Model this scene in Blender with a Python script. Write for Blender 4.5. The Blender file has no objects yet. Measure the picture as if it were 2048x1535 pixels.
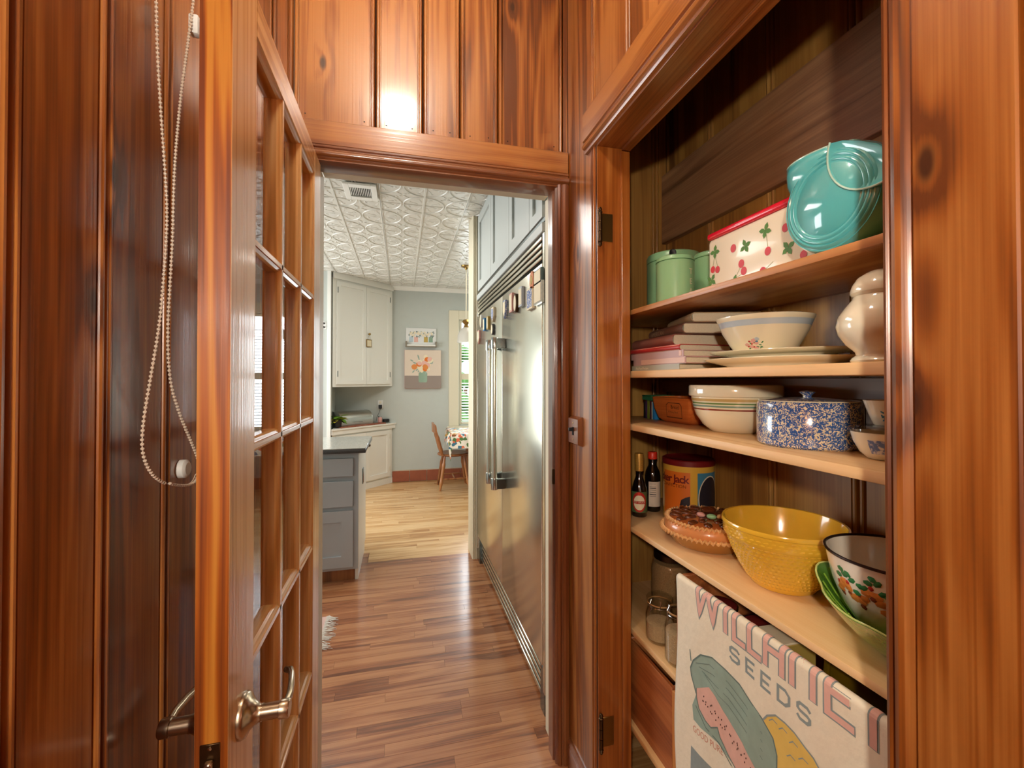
import bpy, bmesh, math, random
from math import sin, cos, pi, radians as R
from mathutils import Vector, Matrix
random.seed(7)
S = bpy.context.scene
COL = S.collection

# ------------------------------------------------------------------ camera, world, lights, exposure
cam = bpy.data.cameras.new('camera'); camo = bpy.data.objects.new('camera', cam); COL.objects.link(camo)
cam.sensor_width = 36.0; cam.lens = 882.0 / 2048.0 * 36.0
cam.shift_y = -16.74 / 2048.0
cam.clip_start = 0.02
camo.location = (0, 0, 1.38); camo.rotation_euler = (R(90.6), 0, R(-14.07))
S.camera = camo
S.view_settings.view_transform = 'Standard'; S.view_settings.look = 'None'
S.view_settings.gamma = 1.0; S.view_settings.use_curve_mapping = False
S.view_settings.exposure = 0.45
S.cycles.use_denoising = True
S.cycles.max_bounces = 8; S.cycles.transparent_max_bounces = 16
S.cycles.caustics_reflective = False; S.cycles.caustics_refractive = False
S.cycles.sample_clamp_indirect = 6.0

W = bpy.data.worlds.new('world'); S.world = W; W.use_nodes = True
bg = W.node_tree.nodes['Background']; bg.inputs[0].default_value = (0.80, 0.93, 1.0, 1); bg.inputs[1].default_value = 2.6

def area(name, loc, rot, sx, sy, power, color):
    l = bpy.data.lights.new(name, 'AREA'); l.shape = 'RECTANGLE'; l.size = sx; l.size_y = sy
    l.energy = power; l.color = color
    o = bpy.data.objects.new(name, l); COL.objects.link(o); o.location = loc; o.rotation_euler = rot
    return o
# daylight and lamps of the kitchen, and added fill from behind the camera
area('kitchen_side_standin_light', (-2.45, 4.3, 1.5), (0, R(-90), 0), 1.3, 2.2, 60, (0.93, 0.97, 1.0))  # area light standing in for unseen windows on the left
area('kitchen_ceiling_light', (-0.9, 3.3, 2.62), (0, 0, 0), 1.6, 1.0, 27, (1.0, 0.97, 0.92))
area('nook_daylight', (1.3, 6.75, 1.7), (R(-90), 0, 0), 2.0, 2.2, 100, (0.88, 0.95, 1.0))
area('nook_ceiling_light', (1.1, 4.9, 2.62), (0, 0, 0), 0.5, 0.5, 7.5, (1.0, 0.94, 0.84))
area('room_behind_fill_light', (0.0, -2.0, 1.6), (R(90), 0, 0), 0.7, 1.0, 5.0, (1.0, 0.90, 0.76))  # fill added behind the camera, where no window is known
HALL_LAMP = (-0.02, 0.76, 2.70)
HALL_LAMP_STRENGTH = 270.0
FILL_LAMP = (-.385, -.45, 1.56)  # unseen lamp added to brighten the pantry
FILL_LAMP_STRENGTH = 800.0

# ------------------------------------------------------------------ material helpers
def lin(c):
    if isinstance(c, str):
        c = c.lstrip('#'); c = [int(c[i:i+2], 16) / 255 for i in (0, 2, 4)]
    return tuple(((x / 12.92) if x <= .04045 else ((x + .055) / 1.055) ** 2.4) for x in c[:3]) + (1,)
MATS = {}
def newmat(name):
    m = bpy.data.materials.new(name); m.use_nodes = True
    MATS[name] = m
    return m, m.node_tree.nodes, m.node_tree.links, m.node_tree.nodes['Principled BSDF']
def plain(name, col, rough=.5, metal=0., coat=0., noise=0., nscale=30., bump=0., spec=.5, trans=0., ior=1.45, alpha=1., emit=None, estr=0.):
    m, N, L, P = newmat(name)
    c = lin(col)
    P.inputs['Base Color'].default_value = c; P.inputs['Roughness'].default_value = rough
    P.inputs['Metallic'].default_value = metal; P.inputs['Coat Weight'].default_value = coat
    P.inputs['Coat Roughness'].default_value = .05
    P.inputs['Specular IOR Level'].default_value = spec; P.inputs['Transmission Weight'].default_value = trans
    P.inputs['IOR'].default_value = ior
    if emit: P.inputs['Emission Color'].default_value = lin(emit); P.inputs['Emission Strength'].default_value = estr
    if noise or bump:
        g = N.new('ShaderNodeNewGeometry'); n = N.new('ShaderNodeTexNoise'); n.inputs['Scale'].default_value = nscale; n.inputs['Detail'].default_value = 3
        L.new(g.outputs['Position'], n.inputs['Vector'])
        if noise:
            mx = N.new('ShaderNodeMix'); mx.data_type = 'RGBA'
            mx.inputs[6].default_value = tuple(min(1, x * (1 - noise)) for x in c[:3]) + (1,)
            mx.inputs[7].default_value = tuple(min(1, x * (1 + noise)) for x in c[:3]) + (1,)
            L.new(n.outputs['Fac'], mx.inputs[0]); L.new(mx.outputs[2], P.inputs['Base Color'])
        if bump:
            b = N.new('ShaderNodeBump'); b.inputs['Strength'].default_value = bump; b.inputs['Distance'].default_value = .004
            L.new(n.outputs['Fac'], b.inputs['Height']); L.new(b.outputs['Normal'], P.inputs['Normal'])
    return m
def mathn(N, L, op, a, b=None):
    n = N.new('ShaderNodeMath'); n.operation = op
    for i, v in enumerate((a, b)):
        if v is None: continue
        if isinstance(v, (int, float)): n.inputs[i].default_value = v
        else: L.new(v, n.inputs[i])
    return n.outputs[0]
def wood(name, dark, mid, light, axis=2, stretch=.07, ring=5., rough=.42, coat=.5, coatr=.14, knots=0., rnd=.12, bump=.12, scale=1., contrast=1., ringw=.17):
    m, N, L, P = newmat(name)
    g = N.new('ShaderNodeNewGeometry'); oi = N.new('ShaderNodeObjectInfo')
    sc = N.new('ShaderNodeVectorMath'); sc.operation = 'SCALE'; sc.inputs[0].default_value = (17.3, 29.1, 41.7); L.new(oi.outputs['Random'], sc.inputs['Scale'])
    ad = N.new('ShaderNodeVectorMath'); ad.operation = 'ADD'; L.new(g.outputs['Position'], ad.inputs[0]); L.new(sc.outputs[0], ad.inputs[1])
    def mapped(st):
        mp = N.new('ShaderNodeMapping'); s = [scale] * 3; s[axis] = st * scale
        mp.inputs['Scale'].default_value = s; L.new(ad.outputs[0], mp.inputs['Vector']); return mp.outputs[0]
    def noise(vec, scl, det, dist=0.):
        n = N.new('ShaderNodeTexNoise'); n.inputs['Scale'].default_value = scl; n.inputs['Detail'].default_value = det; n.inputs['Distortion'].default_value = dist
        L.new(vec, n.inputs['Vector']); return n.outputs['Fac']
    A = noise(mapped(stretch), 9., 3., .5)
    Bf = noise(mapped(.010), 190., 2.)
    base = mathn(N, L, 'MULTIPLY', A, ring)
    if knots:
        mp = mapped(.42); sx_ = N.new('ShaderNodeSeparateXYZ'); L.new(mp, sx_.inputs[0]); cx_ = N.new('ShaderNodeCombineXYZ')
        oth = [i for i in range(3) if i != axis]
        L.new(mathn(N, L, 'ADD', sx_.outputs[oth[0]], sx_.outputs[oth[1]]), cx_.inputs[0]); L.new(sx_.outputs[axis], cx_.inputs[1])
        v = N.new('ShaderNodeTexVoronoi'); v.voronoi_dimensions = '2D'; v.inputs['Scale'].default_value = 4.6; L.new(cx_.outputs[0], v.inputs['Vector'])
        se = N.new('ShaderNodeSeparateColor'); L.new(v.outputs['Color'], se.inputs[0])
        pick = mathn(N, L, 'GREATER_THAN', se.outputs[0], 1. - knots)
        mr = N.new('ShaderNodeMapRange'); mr.inputs[1].default_value = 0; mr.inputs[2].default_value = .34; mr.inputs[3].default_value = 1.; mr.inputs[4].default_value = 0.; L.new(v.outputs['Distance'], mr.inputs[0])
        near = mathn(N, L, 'MULTIPLY', mathn(N, L, 'POWER', mr.outputs[0], 3.), pick)
        base = mathn(N, L, 'ADD', base, mathn(N, L, 'MULTIPLY', near, 1.6))
        mk = N.new('ShaderNodeMapRange'); mk.interpolation_type = 'SMOOTHSTEP'; mk.inputs[1].default_value = .020; mk.inputs[2].default_value = .066; mk.inputs[3].default_value = 1.; mk.inputs[4].default_value = 0.; L.new(v.outputs['Distance'], mk.inputs[0])
        kmask = mathn(N, L, 'MULTIPLY', mk.outputs[0], pick)
    rg = mathn(N, L, 'MULTIPLY_ADD', mathn(N, L, 'SINE', mathn(N, L, 'MULTIPLY', base, 6.283)), .5); rg.node.inputs[2].default_value = .5
    f = mathn(N, L, 'ADD', mathn(N, L, 'MULTIPLY', A, .8), mathn(N, L, 'MULTIPLY', rg, ringw * contrast))
    f = mathn(N, L, 'ADD', f, mathn(N, L, 'MULTIPLY', Bf, .34 * contrast))
    f = mathn(N, L, 'ADD', f, mathn(N, L, 'MULTIPLY', oi.outputs['Random'], rnd))
    f = mathn(N, L, 'SUBTRACT', f, rnd * .5 + (.075 + ringw * .5) * contrast)
    r = N.new('ShaderNodeValToRGB'); cr = r.color_ramp
    cr.elements[0].position = .24; cr.elements[0].color = lin(dark); cr.elements[1].position = .72; cr.elements[1].color = lin(light)
    e = cr.elements.new(.46); e.color = lin(mid)
    L.new(f, r.inputs[0]); colr = r.outputs[0]
    if knots:
        mx = N.new('ShaderNodeMix'); mx.data_type = 'RGBA'; L.new(kmask, mx.inputs[0]); L.new(colr, mx.inputs[6])
        kd = lin(dark); mx.inputs[7].default_value = (kd[0] * .40, kd[1] * .38, kd[2] * .42, 1); colr = mx.outputs[2]
    L.new(colr, P.inputs['Base Color'])
    P.inputs['Roughness'].default_value = rough; P.inputs['Coat Weight'].default_value = coat; P.inputs['Coat Roughness'].default_value = coatr; P.inputs['Coat IOR'].default_value = 1.6
    if bump:
        b = N.new('ShaderNodeBump'); b.inputs['Strength'].default_value = bump; b.inputs['Distance'].default_value = .002
        L.new(mathn(N, L, 'ADD', Bf, mathn(N, L, 'MULTIPLY', A, .7)), b.inputs['Height']); L.new(b.outputs['Normal'], P.inputs['Normal']); L.new(b.outputs['Normal'], P.inputs['Coat Normal'])
    return m

PD, PM, PL = '#5e2d0b', '#884a17', '#a76a31'
wood('pine_z', PD, PM, PL, 2, knots=.45, rnd=.30, rough=.36, coat=.75, coatr=.17, contrast=1.6, ringw=.24)
wood('pine_y', PD, PM, PL, 1, knots=.15, rnd=.15, rough=.36, coat=.75, coatr=.17, contrast=1.4)
wood('pine_x', PD, PM, PL, 0, knots=.15, rnd=.15, rough=.36, coat=.75, coatr=.17, contrast=1.4)
wood('jamb_z', '#6c310c', '#95511b', '#b37134', 2, knots=0, rough=.34, coat=.7)
wood('trim_dark_z', '#4c230f', '#703a1c', '#8c562e', 2, rough=.34, coat=.8, coatr=.1)
wood('trim_dark_x', '#4c230f', '#703a1c', '#8c562e', 0, rough=.34, coat=.8, coatr=.1)
wood('pantry_z', '#6a4420', '#95682f', '#b28743', 2, knots=.25, rough=.5, coat=.25, coatr=.3)
wood('pantry_y', '#64442a', '#8c6647', '#aa845c', 1, knots=.08, rough=.5, coat=.2, coatr=.3)
wood('shelf_dark_y', '#8d5428', '#b5773f', '#cd9458', 1, rough=.45, coat=.25, coatr=.25)
wood('shelf_pale_y', '#d3a268', '#e6bc84', '#f0cf9e', 1, stretch=.05, ring=6, rough=.5, coat=.12, coatr=.3, contrast=.7)
wood('door_z', '#b9803f', '#d39b58', '#e2b478', 2, stretch=.03, ring=11, rough=.36, coat=.6, coatr=.12, contrast=1.4, rnd=.05, ringw=.30)
wood('door_y', '#b9803f', '#d39b58', '#e2b478', 1, stretch=.03, ring=11, rough=.36, coat=.6, coatr=.12, contrast=1.4, rnd=.05, ringw=.30)
wood('door_edge_z', '#6e2f06', '#a2540f', '#be7a2a', 2, stretch=.03, ring=11, rough=.45, coat=.3, contrast=1.4, rnd=.02, ringw=.34)
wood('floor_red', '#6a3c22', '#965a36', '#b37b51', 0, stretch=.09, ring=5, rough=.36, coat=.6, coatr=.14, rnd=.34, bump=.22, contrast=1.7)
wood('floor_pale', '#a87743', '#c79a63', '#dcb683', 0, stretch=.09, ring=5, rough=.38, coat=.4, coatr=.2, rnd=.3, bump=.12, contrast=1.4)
wood('crate_wood', '#9a5522', '#c07a3a', '#d69a5a', 2, knots=.3, rough=.6, coat=0)
wood('crate_dark', '#86451f', '#a95f2e', '#bf7c48', 1, rough=.5, coat=.2)
wood('chair_wood', '#5d3216', '#8a5228', '#a96f3c', 2, rough=.4, coat=.3)
wood('bowl_wood', '#a04a17', '#c4682a', '#dc8a46', 1, rough=.5, coat=.1, ring=3)
plain('sage_wall', '#bcc1ba', .85, noise=.03, nscale=14, bump=.12)
plain('cream_paint', '#ddd5bc', .45)
plain('white_paint', '#ecebe3', .4)
plain('tin_white', '#d6d4ca', .27, spec=.6, noise=.03, nscale=6)
plain('grey_cab', '#b9bfbc', .38)
plain('blue_grey_cab', '#b4bcc2', .4)
plain('dark_gap', '#140c08', .9)
plain('shadow_gap', '#2a1c12', .9)
plain('steel_dark', '#6f7a7c', .22, 1.)
plain('chrome', '#c9ccca', .12, 1.)
plain('nickel', '#b9a690', .24, 1.)
plain('bronze', '#54402c', .4, 1., noise=.2, nscale=90)
plain('brass_old', '#9a7b45', .35, 1.)
plain('black_plastic', '#141516', .45)
plain('white_plastic', '#dcdcd8', .4)
plain('chain_bead', '#cbb9a6', .4)
plain('teal_glaze', '#58b8bb', .12, coat=1., noise=.10, nscale=9)
plain('teal_edge', '#b9ddcc', .15, coat=1.)
plain('jadeite', '#8fbf8e', .3, coat=.3)
plain('cream_enamel', '#eadfc6', .22, coat=.5)
plain('red_lid', '#d81430', .25, coat=.5)
plain('cherry_red', '#c4161f', .35)
plain('leaf_green', '#4d7c2b', .5)
plain('stem_green', '#7d8a4a', .6)
plain('white_glaze', '#ece6cc', .1, coat=1.)
plain('ivory_glaze', '#ece2c2', .12, coat=1.)
plain('band_blue', '#b9c8cf', .15, coat=1.)
plain('band_tan', '#c8a869', .2, coat=1.)
plain('band_green', '#6f8a4c', .2, coat=1.)
plain('band_sage', '#7f9c86', .2, coat=1.)
plain('band_rust', '#8a3d2c', .2, coat=1.)
plain('yellow_glaze', '#e6b437', .14, coat=1., noise=.08, nscale=20)
plain('pie_crust', '#d28a52', .3, coat=.6, noise=.12, nscale=40)
plain('pie_edge', '#dfae74', .3, coat=.6, noise=.12, nscale=120)
plain('pie_dish', '#b57f3c', .25, coat=.6)
plain('pecan', '#5e3018', .2, coat=1., noise=.35, nscale=160)
plain('pie_filling', '#a85a2a', .25, coat=.8)
plain('rose_pink', '#d9a398', .4)
plain('red_print', '#b32a20', .4)
plain('orange_print', '#d9701f', .45)
plain('yellow_tin', '#dcae42', .3, coat=.3)
plain('maroon_lid', '#6d1518', .4)
plain('blue_print', '#3f7f9b', .45)
plain('dark_print', '#26222a', .5)
plain('cream_print', '#e4d6b6', .5)
plain('soy_glass', '#120b08', .06, coat=1.)
plain('gold_foil', '#b98a3c', .4, .4, noise=.5, nscale=230)
plain('red_cap', '#d4331c', .4)
plain('paper_label', '#d8c7b4', .6)
plain('green_label', '#51633c', .5)
plain('leaf_bowl_green', '#7fa83a', .2, coat=.9, noise=.28, nscale=60, bump=.3)
plain('leaf_bowl_dark', '#4c7a2a', .2, coat=.9, noise=.3, nscale=60, bump=.3)
plain('leaf_bowl_edge', '#c3d07c', .25, coat=.8)
plain('enamel_white', '#ece6d4', .14, coat=.9)
plain('enamel_rim', '#3b2f2c', .2, .7)
plain('hole_dark', '#241410', .6)
plain('fruit_orange', '#d5823a', .35)
plain('fruit_green', '#2f7a46', .35)
plain('towel_cloth', '#e8dec6', .9, noise=.07, nscale=60, bump=.3)
plain('print_pink', '#dfb0a2', .85, noise=.08, nscale=80)
plain('print_grey', '#8c9896', .85, noise=.1, nscale=80)
plain('print_green', '#90a698', .85, noise=.16, nscale=40)
plain('print_dkgreen', '#687b74', .85, noise=.1, nscale=60)
plain('print_blush', '#dcaf9f', .85, noise=.1, nscale=60)
plain('print_yellow', '#dfbd62', .85, noise=.1, nscale=40)
plain('print_seed', '#5b3c33', .85)
plain('print_red', '#cf8f76', .85)
plain('gold_tray', '#a5831e', .22, .75)
plain('oats', '#cdb18c', .8, noise=.3, nscale=220, bump=.6)
plain('grain_brown', '#9a7a50', .8, noise=.45, nscale=260, bump=.8)
plain('cork_gasket', '#a9804f', .6)
plain('can_red', '#7a2420', .4); plain('can_yellow', '#b79a4c', .45); plain('can_green', '#1f5a3a', .35); plain('can_black', '#15151a', .35)
plain('pages', '#d8ccb0', .8, noise=.12, nscale=300)
for k, c in dict(tan='#b59c78', brown='#7d5a48', rust='#8d5a4c', red='#b0302c', mauve='#b08a84', blush='#d3ab98', grey='#9c9884').items(): plain('cover_' + k, c, .4)
plain('spine_purple', '#43214d', .5); plain('spine_olive', '#6f7a24', .5); plain('spine_blue', '#2377b0', .5); plain('spine_green', '#2c6b45', .5); plain('spine_plum', '#4a1f30', .5)
plain('tile_red', '#96533a', .45, noise=.2, nscale=18); plain('grout', '#c9bba2', .8)
plain('granite', '#a9a9a0', .22, noise=.45, nscale=240, coat=.5)
plain('granite_edge', '#4d4f50', .3, noise=.7, nscale=220)
plain('bread_steel', '#b9bab2', .28, .9)
plain('pothos', '#6f9a2c', .4, noise=.25, nscale=40); plain('pothos_yellow', '#c3b63c', .4); plain('pot_black', '#1e1e20', .3)
plain('rug_pink', '#c9a79c', .9, noise=.1, nscale=200); plain('rug_white', '#e6e0d6', .9)
plain('canvas_edge', '#8a8272', .8)
plain('blind_white', '#e8eef0', .5)
plain('canvas_table', '#93857c', .8)
plain('bulb_glow', '#ffffff', .5, emit='#fff4e4', estr=HALL_LAMP_STRENGTH)
plain('fill_lamp_glow', '#ffffff', .5, emit='#fff4e4', estr=FILL_LAMP_STRENGTH)  # glow of the added lamp behind the camera
plain('bronze_canopy', '#4a3a2a', .4, .8)
plain('lamp_glass', '#efe9dc', .3, trans=.5)
plain('stamp_brown', '#5a3320', .4)  # dark brown print of the stamped label on the loaf bowl

# brushed stainless steel
m, N, L, P = newmat('steel'); P.inputs['Base Color'].default_value = lin('#dedccd'); P.inputs['Metallic'].default_value = 1.; P.inputs['Roughness'].default_value = .23
# clear glass panes: mirror-like reflection by Fresnel, otherwise see-through
m, N, L, P = newmat('pane_glass'); N.remove(P)
tr = N.new('ShaderNodeBsdfTransparent'); gl = N.new('ShaderNodeBsdfGlossy'); gl.inputs['Roughness'].default_value = .01
fr = N.new('ShaderNodeFresnel'); fr.inputs['IOR'].default_value = 1.8; mx = N.new('ShaderNodeMixShader'); gg = N.new('ShaderNodeNewGeometry')
L.new(mathn(N, L, 'MULTIPLY', fr.outputs[0], mathn(N, L, 'SUBTRACT', 1., gg.outputs['Backfacing'])), mx.inputs[0]); L.new(tr.outputs[0], mx.inputs[1]); L.new(gl.outputs[0], mx.inputs[2]); L.new(mx.outputs[0], N['Material Output'].inputs[0])
m, N, L, P = newmat('jar_glass'); N.remove(P)
tr = N.new('ShaderNodeBsdfTransparent'); tr.inputs[0].default_value = (.93, .93, .9, 1); gl = N.new('ShaderNodeBsdfGlossy'); gl.inputs['Roughness'].default_value = .04
lw = N.new('ShaderNodeFresnel'); lw.inputs['IOR'].default_value = 1.6; mx = N.new('ShaderNodeMixShader'); gg = N.new('ShaderNodeNewGeometry')
L.new(mathn(N, L, 'MULTIPLY', lw.outputs[0], mathn(N, L, 'SUBTRACT', 1., gg.outputs['Backfacing'])), mx.inputs[0]); L.new(tr.outputs[0], mx.inputs[1]); L.new(gl.outputs[0], mx.inputs[2]); L.new(mx.outputs[0], N['Material Output'].inputs[0])
# blue sponged stoneware
m, N, L, P = newmat('spongeware'); g = N.new('ShaderNodeNewGeometry')
n = N.new('ShaderNodeTexNoise'); n.inputs['Scale'].default_value = 185; n.inputs['Detail'].default_value = 2.5; n.inputs['Distortion'].default_value = 1.6; L.new(g.outputs['Position'], n.inputs['Vector'])
r = N.new('ShaderNodeValToRGB'); r.color_ramp.elements[0].position = .50; r.color_ramp.elements[0].color = lin('#2a5596'); r.color_ramp.elements[1].position = .565; r.color_ramp.elements[1].color = lin('#e2d6b2')
L.new(n.outputs['Fac'], r.inputs[0]); L.new(r.outputs[0], P.inputs['Base Color']); P.inputs['Roughness'].default_value = .15; P.inputs['Coat Weight'].default_value = 1.
# blue-and-white transfer print
m, N, L, P = newmat('blue_transfer'); g = N.new('ShaderNodeNewGeometry')
n = N.new('ShaderNodeTexNoise'); n.inputs['Scale'].default_value = 150; n.inputs['Detail'].default_value = 3; L.new(g.outputs['Position'], n.inputs['Vector'])
r = N.new('ShaderNodeValToRGB'); r.color_ramp.elements[0].position = .46; r.color_ramp.elements[0].color = lin('#5d78b4'); r.color_ramp.elements[1].position = .6; r.color_ramp.elements[1].color = lin('#d8d9dc')
L.new(n.outputs['Fac'], r.inputs[0]); L.new(r.outputs[0], P.inputs['Base Color']); P.inputs['Roughness'].default_value = .2
# patterned tablecloth: lozenges of folk-tile flowers
m, N, L, P = newmat('tablecloth_print'); g = N.new('ShaderNodeNewGeometry')
mp = N.new('ShaderNodeMapping'); mp.inputs['Rotation'].default_value = (R(45), 0, R(45)); mp.inputs['Scale'].default_value = (9, 9, 9); L.new(g.outputs['Position'], mp.inputs['Vector'])
v = N.new('ShaderNodeTexVoronoi'); v.inputs['Scale'].default_value = 3.2; L.new(mp.outputs[0], v.inputs['Vector'])
r = N.new('ShaderNodeValToRGB'); r.color_ramp.interpolation = 'CONSTANT'
for i, (p_, c_) in enumerate([(0., '#e9e2d2'), (.3, '#52763f'), (.45, '#d96a45'), (.6, '#e9e2d2'), (.75, '#3d6f86'), (.88, '#d9a63c')]):
    if i < 2: e = r.color_ramp.elements[i]; e.position = p_
    else: e = r.color_ramp.elements.new(p_)
    e.color = lin(c_)
sp = N.new('ShaderNodeSeparateColor'); L.new(v.outputs['Color'], sp.inputs[0]); L.new(sp.outputs[0], r.inputs[0]); L.new(r.outputs[0], P.inputs['Base Color']); P.inputs['Roughness'].default_value = .8

# ------------------------------------------------------------------ geometry helpers
def finish(me, smooth=True, ang=38):
    if smooth:
        me.polygons.foreach_set('use_smooth', [True] * len(me.polygons)); me.update()
        try: me.set_sharp_from_angle(angle=R(ang))
        except Exception: pass
def link(name, me, mat=None, parent=None, loc=None, rot=None):
    o = bpy.data.objects.new(name, me); COL.objects.link(o)
    if mat and not me.materials: me.materials.append(MATS[mat])
    if parent: o.parent = parent
    if loc is not None: o.location = loc
    if rot is not None: o.rotation_euler = rot
    return o
class G:
    """collects shapes into one mesh"""
    def __init__(s): s.v = []; s.f = []
    def add(s, v, f):
        k = len(s.v); s.v += [tuple(p) for p in v]; s.f += [tuple(i + k for i in q) for q in f]; return s
    def box(s, x0, x1, y0, y1, z0, z1):
        v = [(x, y, z) for x in (x0, x1) for y in (y0, y1) for z in (z0, z1)]
        return s.add(v, [(0, 1, 3, 2), (4, 6, 7, 5), (0, 4, 5, 1), (2, 3, 7, 6), (0, 2, 6, 4), (1, 5, 7, 3)])
    def cbox(s, x0, x1, y0, y1, z0, z1, c=.002, seg=1):
        bm = bmesh.new(); bmesh.ops.create_cube(bm, size=1)
        for p in bm.verts: p.co = Vector(((x0 + x1) / 2 + p.co.x * (x1 - x0), (y0 + y1) / 2 + p.co.y * (y1 - y0), (z0 + z1) / 2 + p.co.z * (z1 - z0)))
        bmesh.ops.bevel(bm, geom=bm.edges[:], offset=c, segments=seg, affect='EDGES', profile=.5)
        return s.bm(bm)
    def bm(s, bm, M=None):
        bm.verts.index_update()
        v = [tuple((M @ p.co) if M else p.co) for p in bm.verts]; f = [tuple(q.index for q in fc.verts) for fc in bm.faces]; bm.free(); return s.add(v, f)
    def lathe(s, prof, seg=48, M=None, cap=True, sx=1., sy=1., a0=0., a1=2 * pi):
        full = abs(a1 - a0 - 2 * pi) < 1e-6; n = seg if full else seg + 1
        v = []; f = []
        for (r, z) in prof:
            for i in range(n):
                t = a0 + (a1 - a0) * i / seg; v.append(Vector((r * cos(t) * sx, r * sin(t) * sy, z)))
        for j in range(len(prof) - 1):
            for i in range(seg):
                a = j * n + i; b = j * n + (i + 1) % n; f.append((a, b, b + n, a + n))
        if cap and full:
            if prof[0][0] > 1e-6: f.append(tuple(range(n - 1, -1, -1)))
            if prof[-1][0] > 1e-6: f.append(tuple(range((len(prof) - 1) * n, len(prof) * n)))
        if M: v = [M @ p for p in v]
        return s.add(v, f)
    def tube(s, pts, r, seg=10, closed=False, cap=True):
        pts = [Vector(p) for p in pts]; n = len(pts); rr = r if isinstance(r, (list, tuple)) else [r] * n
        v = []; f = []; up = None
        for i, p in enumerate(pts):
            a = pts[(i - 1) % n] if (closed or i) else p; b = pts[(i + 1) % n] if (closed or i < n - 1) else p
            t = (b - a).normalized()
            if up is None: up = Vector((0, 0, 1)) if abs(t.z) < .9 else Vector((1, 0, 0))
            x = t.cross(up)
            if x.length < 1e-5: x = t.orthogonal()
            x.normalize(); y = x.cross(t).normalized(); up = y
            for k in range(seg):
                q = 2 * pi * k / seg; v.append(p + (x * cos(q) + y * sin(q)) * rr[i])
        m = n if closed else n - 1
        for i in range(m):
            for k in range(seg):
                a = i * seg + k; b = i * seg + (k + 1) % seg; j = ((i + 1) % n) * seg
                f.append((a, b, j + (k + 1) % seg, j + k))
        if cap and not closed: f.append(tuple(range(seg - 1, -1, -1))); f.append(tuple(range((n - 1) * seg, n * seg)))
        return s.add(v, f)
    def prism(s, poly, fn, a0, a1, n=1, cap=True):
        """extrude 2-D polygon (p,q) along a; fn(p,q,a)->xyz"""
        k = len(poly); v = []; f = []
        for i in range(n + 1):
            a = a0 + (a1 - a0) * i / n; v += [fn(p, q, a) for p, q in poly]
        for i in range(n):
            for j in range(k):
                b = (j + 1) % k; f.append((i * k + j, i * k + b, (i + 1) * k + b, (i + 1) * k + j))
        if cap: f.append(tuple(range(k - 1, -1, -1))); f.append(tuple(range(n * k, (n + 1) * k)))
        return s.add(v, f)
    def blob(s, c, r, sub=1, M=None):
        bm = bmesh.new(); bmesh.ops.create_icosphere(bm, subdivisions=sub, radius=1)
        rr = (r, r, r) if isinstance(r, (int, float)) else r
        MM = Matrix.Translation(Vector(c)) @ (M if M else Matrix()) @ Matrix.Diagonal((rr[0], rr[1], rr[2], 1))
        return s.bm(bm, MM)
    def mesh(s, name='mesh', smooth=True, ang=38):
        me = bpy.data.meshes.new(name); me.from_pydata(s.v, [], s.f); me.update()
        bm = bmesh.new(); bm.from_mesh(me); bmesh.ops.recalc_face_normals(bm, faces=bm.faces[:]); bm.to_mesh(me); bm.free()
        finish(me, smooth, ang); return me
    def build(s, name, mat, parent=None, smooth=True, ang=38, loc=None, rot=None):
        return link(name, s.mesh(name, smooth, ang), mat, parent, loc, rot)
def box(name, mat, parent, *b, c=0., seg=1):
    g = G()
    (g.cbox(*b, c=c, seg=seg) if c else g.box(*b)); return g.build(name, mat, parent)
def tag(o, label, cat, group=None):
    o['label'] = label; o['category'] = cat
    if group: o['group'] = group
    return o
def thing(name, label, cat, loc=(0, 0, 0), rz=0., group=None, rot=None):
    o = bpy.data.objects.new(name, None); COL.objects.link(o); o.empty_display_size = .05
    o.location = loc; o.rotation_euler = rot if rot else (0, 0, rz); return tag(o, label, cat, group)
def struct(o, label=None):
    o['kind'] = 'structure'
    if label: o['label'] = label
    return o
def copy_tree(root, loc=None, rot=None, label=None):
    c = root.copy(); COL.objects.link(c)
    if loc is not None: c.location = loc
    if rot is not None: c.rotation_euler = rot
    if label: c['label'] = label
    for ch in list(root.children):
        d = ch.copy(); COL.objects.link(d); d.parent = c
        for gc in list(ch.children):
            e = gc.copy(); COL.objects.link(e); e.parent = d
    return c
def text_geo(txt, size=1., offset=0., cuts=(), align='LEFT', spacing=1.):
    cu = bpy.data.curves.new('lettering', 'FONT'); cu.body = txt; cu.size = size; cu.offset = offset; cu.align_x = align; cu.space_character = spacing; cu.resolution_u = 3
    o = bpy.data.objects.new('lettering', cu); COL.objects.link(o)
    bpy.context.view_layer.update()
    me = bpy.data.meshes.new_from_object(o.evaluated_get(bpy.context.evaluated_depsgraph_get()))
    bm = bmesh.new(); bm.from_mesh(me)
    for c in cuts:
        bmesh.ops.bisect_plane(bm, geom=bm.verts[:] + bm.edges[:] + bm.faces[:], plane_co=(0, c, 0), plane_no=(0, 1, 0))
    bm.verts.index_update()
    v = [tuple(p.co) for p in bm.verts]; f = [tuple(q.index for q in fc.verts) for fc in bm.faces]
    bm.free(); bpy.data.objects.remove(o); bpy.data.curves.remove(cu); bpy.data.meshes.remove(me)
    return v, f
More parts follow.
